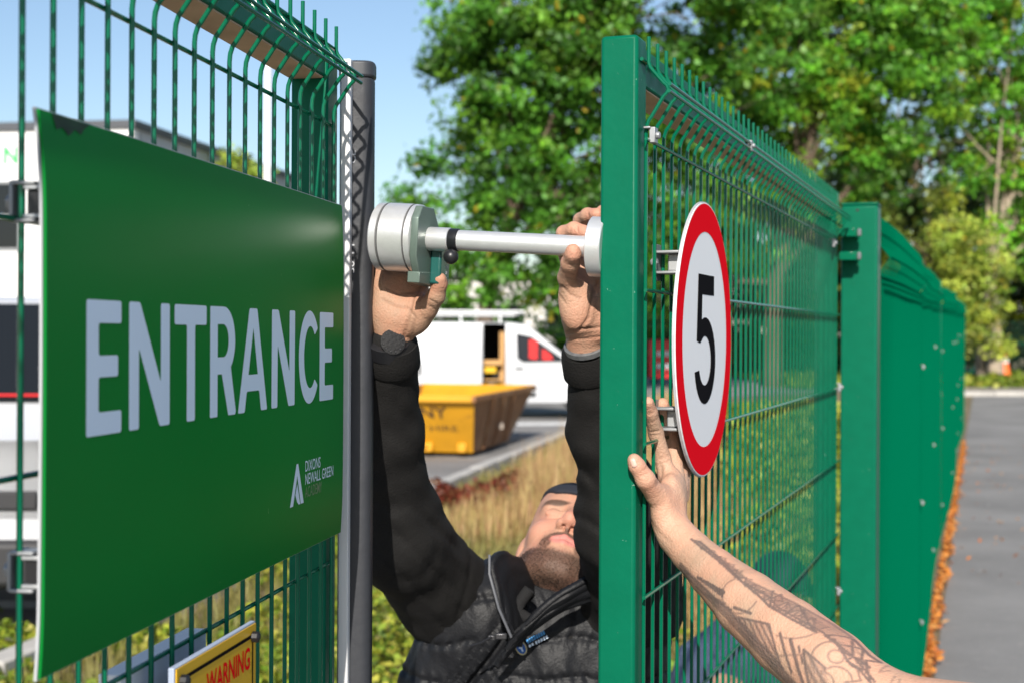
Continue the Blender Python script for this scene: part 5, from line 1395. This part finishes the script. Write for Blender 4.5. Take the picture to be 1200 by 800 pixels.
def line(pts, w_, a=.75):
    global ink
    q = np.array(zc(pts)); d = np.full(len(XY), 9.)
    for i in range(len(q) - 1):
        b = q[i + 1] - q[i]; t = np.clip(((XY - q[i]) @ b) / (b @ b + 1e-9), 0, 1); d = np.minimum(d, np.linalg.norm(XY - q[i] - t[:, None] * b, axis=1))
    ink = np.maximum(ink, a * np.clip(1 - (d - w_) / .0014, 0, 1) * facing * onarm)
def fill(pts, a=.75, mod=0):
    global ink
    q = np.array(zc(pts)); ins = np.zeros(len(XY), bool)
    for i in range(len(q)):
        x0, y0 = q[i]; x1, y1 = q[(i + 1) % len(q)]
        c = ((y0 > XY[:, 1]) != (y1 > XY[:, 1])) & (XY[:, 0] < (x1 - x0) * (XY[:, 1] - y0) / (y1 - y0 + 1e-12) + x0); ins ^= c
    s = a if not mod else a * (.65 + .35 * np.sin(XY[:, 1] * mod + XY[:, 0] * mod * .4))
    ink = np.maximum(ink, s * ins * facing * onarm)
circ = lambda cx, cy, r_, a0=0, a1=360, n=26: [(cx + r_ * math.cos(R(a0 + (a1 - a0) * i / n)), cy + r_ * math.sin(R(a0 + (a1 - a0) * i / n))) for i in range(n + 1)]
lw = .0008
fill([(85, 265), (240, 355), (222, 385), (180, 352)], .78); line([(80, 268), (205, 360)], lw * 1.6); line([(115, 345), (232, 412)], lw)
line(circ(305, 375, 85, 20, 250), lw * .7, .5); line([(275, 430), (362, 463)], lw * 1.4)
fill([(270, 470), (455, 520), (492, 700), (420, 640), (330, 545)], .72, 900); line([(270, 470), (455, 520), (492, 700)], lw * 1.2); line([(270, 470), (350, 560), (440, 640), (500, 710)], lw * 1.6)
line([(300, 490), (440, 640)], lw * 1.5); line([(285, 515), (470, 700)], lw)
line([(505, 560), (545, 730)], lw * 1.5); line([(555, 590), (580, 690), (600, 780)], lw * 2.2); line([(595, 622), (600, 650)], lw); line([(606, 665), (612, 700)], lw); line([(490, 660), (650, 660)], lw * .6, .45)
line(circ(560, 420, 165, 40, 115), lw * .6, .5)
fill([(620, 640), (722, 725), (735, 800), (640, 830)], .70, 700); line([(620, 640), (722, 725)], lw); line([(620, 640), (640, 830)], lw * 1.5)
line(circ(765, 665, 33), lw * .7, .55); line(circ(760, 690, 105, 150, 280), lw * .7, .55); line(circ(770, 790, 75, 170, 350), lw * .7, .55); line(circ(700, 800, 60, 180, 360), lw * .6, .5)
# geometric band along the upper edge
for o_ in (0, 34): line([(40 + o_, 80 + o_ * .2), (180 + o_ * .6, 190 + o_ * .1), (290 + o_ * .4, 290 + o_ * .3), (400 + o_, 380 - o_ * .2), (450 + o_, 430), (530 + o_, 475), (665 + o_, 545)], lw * 1.2)
zig = [(60, 85), (95, 130), (125, 130), (150, 170), (180, 165), (190, 205), (225, 200), (235, 245), (270, 235), (275, 285), (320, 280), (325, 325), (365, 315), (370, 360), (410, 345), (420, 400), (460, 370), (470, 440), (520, 390), (520, 468), (580, 420), (590, 500), (640, 460), (655, 540), (700, 500)]
line(zig, lw, .7); line([(x + 22, y + 4) for x, y in zig], lw * .6, .5)
for i in range(0, len(zig) - 2, 2): fill([zig[i], zig[i + 1], zig[i + 2]], .55)
line([(235, 215), (330, 295), (440, 345), (560, 400), (700, 470), (790, 530)], lw * 1.4, .6); line([(440, 335), (450, 420), (520, 470), (560, 400), (640, 520), (660, 540)], lw)
for c in ((470, 375), (520, 430), (580, 445), (620, 490)): line([(c[0] - 28, c[1] + 20), (c[0] + 28, c[1] + 16), (c[0] + 4, c[1] - 28), (c[0] - 28, c[1] + 20)], lw * .8, .7)
fill([(420, 335), (560, 400), (700, 470), (790, 540), (690, 545), (560, 470), (470, 430)], .40)
# crystal cluster
line([(700, 555), (800, 540), (880, 620), (930, 650), (880, 660), (930, 790), (870, 720), (830, 700), (760, 600), (700, 555)], lw)
line([(720, 565), (830, 650), (945, 780)], lw); line([(760, 600), (850, 590), (870, 690)], lw); line([(800, 545), (830, 650), (810, 680), (880, 720)], lw); line([(740, 570), (800, 640), (850, 660), (905, 700)], lw * 1.3)
fill([(700, 556), (800, 542), (860, 640), (810, 630), (760, 600)], .35); fill([(830, 640), (880, 660), (905, 720), (850, 690)], .45)
line([(850, 700), (885, 780), (810, 790)], lw * .7, .6); line([(960, 660), (950, 720), (985, 700)], lw * .6, .45); line([(1025, 740), (1030, 790)], lw * .6, .4); line([(1065, 770), (1075, 800)], lw * .6, .4)
# solid shading along the lower edge
line([(-20, 205), (60, 285), (150, 370), (250, 470), (330, 560), (430, 670), (520, 760), (600, 850)], .0042, .62); line([(0, 225), (90, 300), (180, 385), (260, 440)], lw * 1.2); line([(120, 350), (250, 440), (300, 500)], lw * 1.2); line([(240, 480), (470, 690), (560, 790)], .0024, .55)
under = onarm & ~facing & (us > .02) & (us < alen * .95)
ink[under] = np.clip(.45 * (np.sin(us[under] * 140 + np.sin(vs_[under] * 180)) > .3), 0, .45)
ink *= np.clip((us + .01) / .01, 0, 1)
cP = cP * (1 - ink[:, None]) + np.array((.040, .045, .055)) * ink[:, None]
torso2 = [('e', (.86, 1.46, 1.12), (.17, .12, .27), None, .05), ('c', Vector((.70, 1.43, 1.27)), (.88, 1.47, 1.38), .07, .06, .05), ('c', (.88, 1.47, 1.40), (.86, 1.43, 1.52), .055, .05, .03), ('e', (.85, 1.41, 1.60), (.078, .098, .115), None, .02),
          ('c', (1.02, 1.48, 1.30), (1.10, 1.52, 1.02), .055, .042, .04), ('c', (1.10, 1.52, 1.02), (1.08, 1.40, .82), .04, .028, .02)]
VT, QT = mesh_of(torso2, .012)
joined('body', [(VP_, QP_, cP), (VT, QT, SKIN2)], M_skin, per)
def nail_at(root, V, Q, px, py, dirpx, w_, l_, turn=0.0):
    N = normals(V, Q); D = V - np.array([0, 0, H]); fr = (N * D).sum(1) < 0
    d = np.hypot(600 + F * D[:, 0] / D[:, 1] - px, 391.5 - F * D[:, 2] / D[:, 1] - py) + 1e3 * ~fr
    near = np.argsort(d)[:14]; k = near[np.argmin(V[near, 1])]
    n = Vector(N[near].mean(0)).normalized(); p = Vector(V[near].mean(0)); u = P(px + dirpx[0], py + dirpx[1], p.y) - P(px, py, p.y)
    nail(root, p + n * .0007, n, u, w_, l_)
nail_at(per, VP_, QP_, 743.5, 541, (-3, -8), .0050, .0058)
nail_at(man, VB, QB, 687, 270, (8, 1), .0042, .0045)
ts = [('e', (.86, 1.46, 1.10), (.185, .135, .30), None, .05), ('c', Vector((.68, 1.43, 1.27)), (.88, 1.47, 1.35), .082, .07, .05), ('c', (1.02, 1.48, 1.29), (1.07, 1.50, 1.15), .07, .062, .05), ('e', (.86, 1.46, .86), (.165, .13, .16), None, .06)]
VT, QT = mesh_of(ts, .010, lambda X, d: d + .004 * fold(X, 20, 51)); np_mesh('tee_shirt', VT, QT, mat('grey_cotton', (.16, .16, .17), rough=.9), per, smooth=True)
lg = [('c', (.78, 1.46, .80), (.76, 1.42, .46), .10, .07, .05), ('c', (.76, 1.42, .46), (.75, 1.50, .08), .068, .052, .03), ('c', (.94, 1.48, .80), (.96, 1.44, .46), .10, .07, .05), ('c', (.96, 1.44, .46), (.97, 1.52, .08), .068, .052, .03), ('e', (.86, 1.47, .80), (.165, .125, .12), None, .05)]
VT, QT = mesh_of(lg, .012); np_mesh('trousers', VT, QT, mat('navy_trousers', (.02, .025, .05), rough=.9), per, smooth=True)
for x, y in ((.75, 1.50), (.97, 1.52)):
    VT, QT = mesh_of([('c', (x, y + .02, .06), (x, y - .17, .045), .05, .042, .02)], .009, lambda X, d: np.maximum(d, .003 - X[:, 2])); np_mesh('boot', VT, QT, M_trim, per, smooth=True)
VT, QT = mesh_of([('e', (.85, 1.42, 1.635), (.086, .105, .098), None, .02)], .008, lambda X, d: np.maximum(d, -(X[:, 2] - 1.60 + .35 * (1.40 - X[:, 1])))); np_mesh('hair', VT, QT, mat('brown_hair', (.03, .018, .01), rough=.7), per, smooth=True)

# ---- the crouching figure seen through the bars
cr = thing('person', 'crouching person in dark cap and blue top seen through the gate bars', 'person', (.62, 4.2, 0))
hd = P(915, 690, 4.1)
pr = [('e', hd, (.075, .09, .10), None, .02), ('c', hd + Vector((0, .02, -.06)), hd + Vector((-.08, .06, -.20)), .055, .06, .03), ('c', P(850, 800, 4.1), P(905, 850, 3.95), .045, .035, .02), ('e', P(905, 850, 3.95), (.03, .03, .05), None, .02)]
VT, QT = mesh_of(pr, .009); joined('body', [(VT, QT, SKIN)], M_skin, cr)
sh = hd + Vector((-.10, .08, -.20))
jk = [('c', sh, P(830, 830, 4.25), .12, .15, .08), ('c', sh + Vector((.12, -.02, -.03)), sh + Vector((.14, -.14, -.28)), .07, .055, .05), ('c', sh + Vector((.14, -.14, -.28)), P(905, 850, 3.95), .052, .04, .03), ('c', sh + Vector((-.12, 0, -.03)), sh + Vector((-.17, -.16, -.26)), .07, .055, .05)]
VT, QT = mesh_of(jk, .009, lambda X, d: d + .006 * fold(X, 20, 61)); np_mesh('jacket', VT, QT, mat('blue_denim', (.06, .085, .145), rough=.9, noise=.2, nscale=25), cr, smooth=True)
hipz = P(830, 850, 4.3); hip = Vector((hipz.x, hipz.y, .42))
tz = [('c', hip, (hip.x + .22, hip.y - .38, .50), .12, .085, .05), ('c', (hip.x + .22, hip.y - .38, .50), (hip.x + .15, hip.y - .15, .09), .08, .055, .03), ('c', hip + Vector((-.05, 0, 0)), (hip.x - .18, hip.y - .36, .48), .12, .085, .05), ('c', (hip.x - .18, hip.y - .36, .48), (hip.x - .14, hip.y - .12, .09), .08, .055, .03), ('c', P(832, 822, 4.26), hip, .14, .14, .05)]
VT, QT = mesh_of(tz, .012); np_mesh('trousers', VT, QT, mat('dark_navy', (.025, .03, .055), rough=.9), cr, smooth=True)
for dx, dy in ((.15, -.15), (-.14, -.12)):
    VT, QT = mesh_of([('c', (hip.x + dx, hip.y + dy + .02, .06), (hip.x + dx + .02, hip.y + dy - .17, .05), .05, .042, .02)], .010, lambda X, d: np.maximum(d, .003 - X[:, 2])); np_mesh('boot', VT, QT, M_trim, cr, smooth=True)
VT, QT = mesh_of([('e', hd + Vector((0, 0, .02)), (.086, .102, .095), None, .02)], .007, lambda X, d: np.maximum(d, hd.z + .01 - X[:, 2])); np_mesh('cap', VT, QT, mat('dark_blue_cap', (.015, .03, .055), rough=.8), cr, smooth=True)
mb = MB(); vs = []
for j in range(5):
    for i in range(9):
        a = (i / 8 - .5) * 2.0; vs.append(hd + Vector((math.cos(a) * (.082 + .075 * j / 4), math.sin(a) * .085, .018 - .012 * j / 4 - .02 * math.sin(a) ** 2)))
mb.add(vs, [(j * 9 + i, j * 9 + i + 1, j * 9 + i + 10, j * 9 + i + 9) for j in range(4) for i in range(8)]); mb.build('cap_peak', bpy.data.materials['dark_blue_cap'], cr, smooth=True, solid=.004)
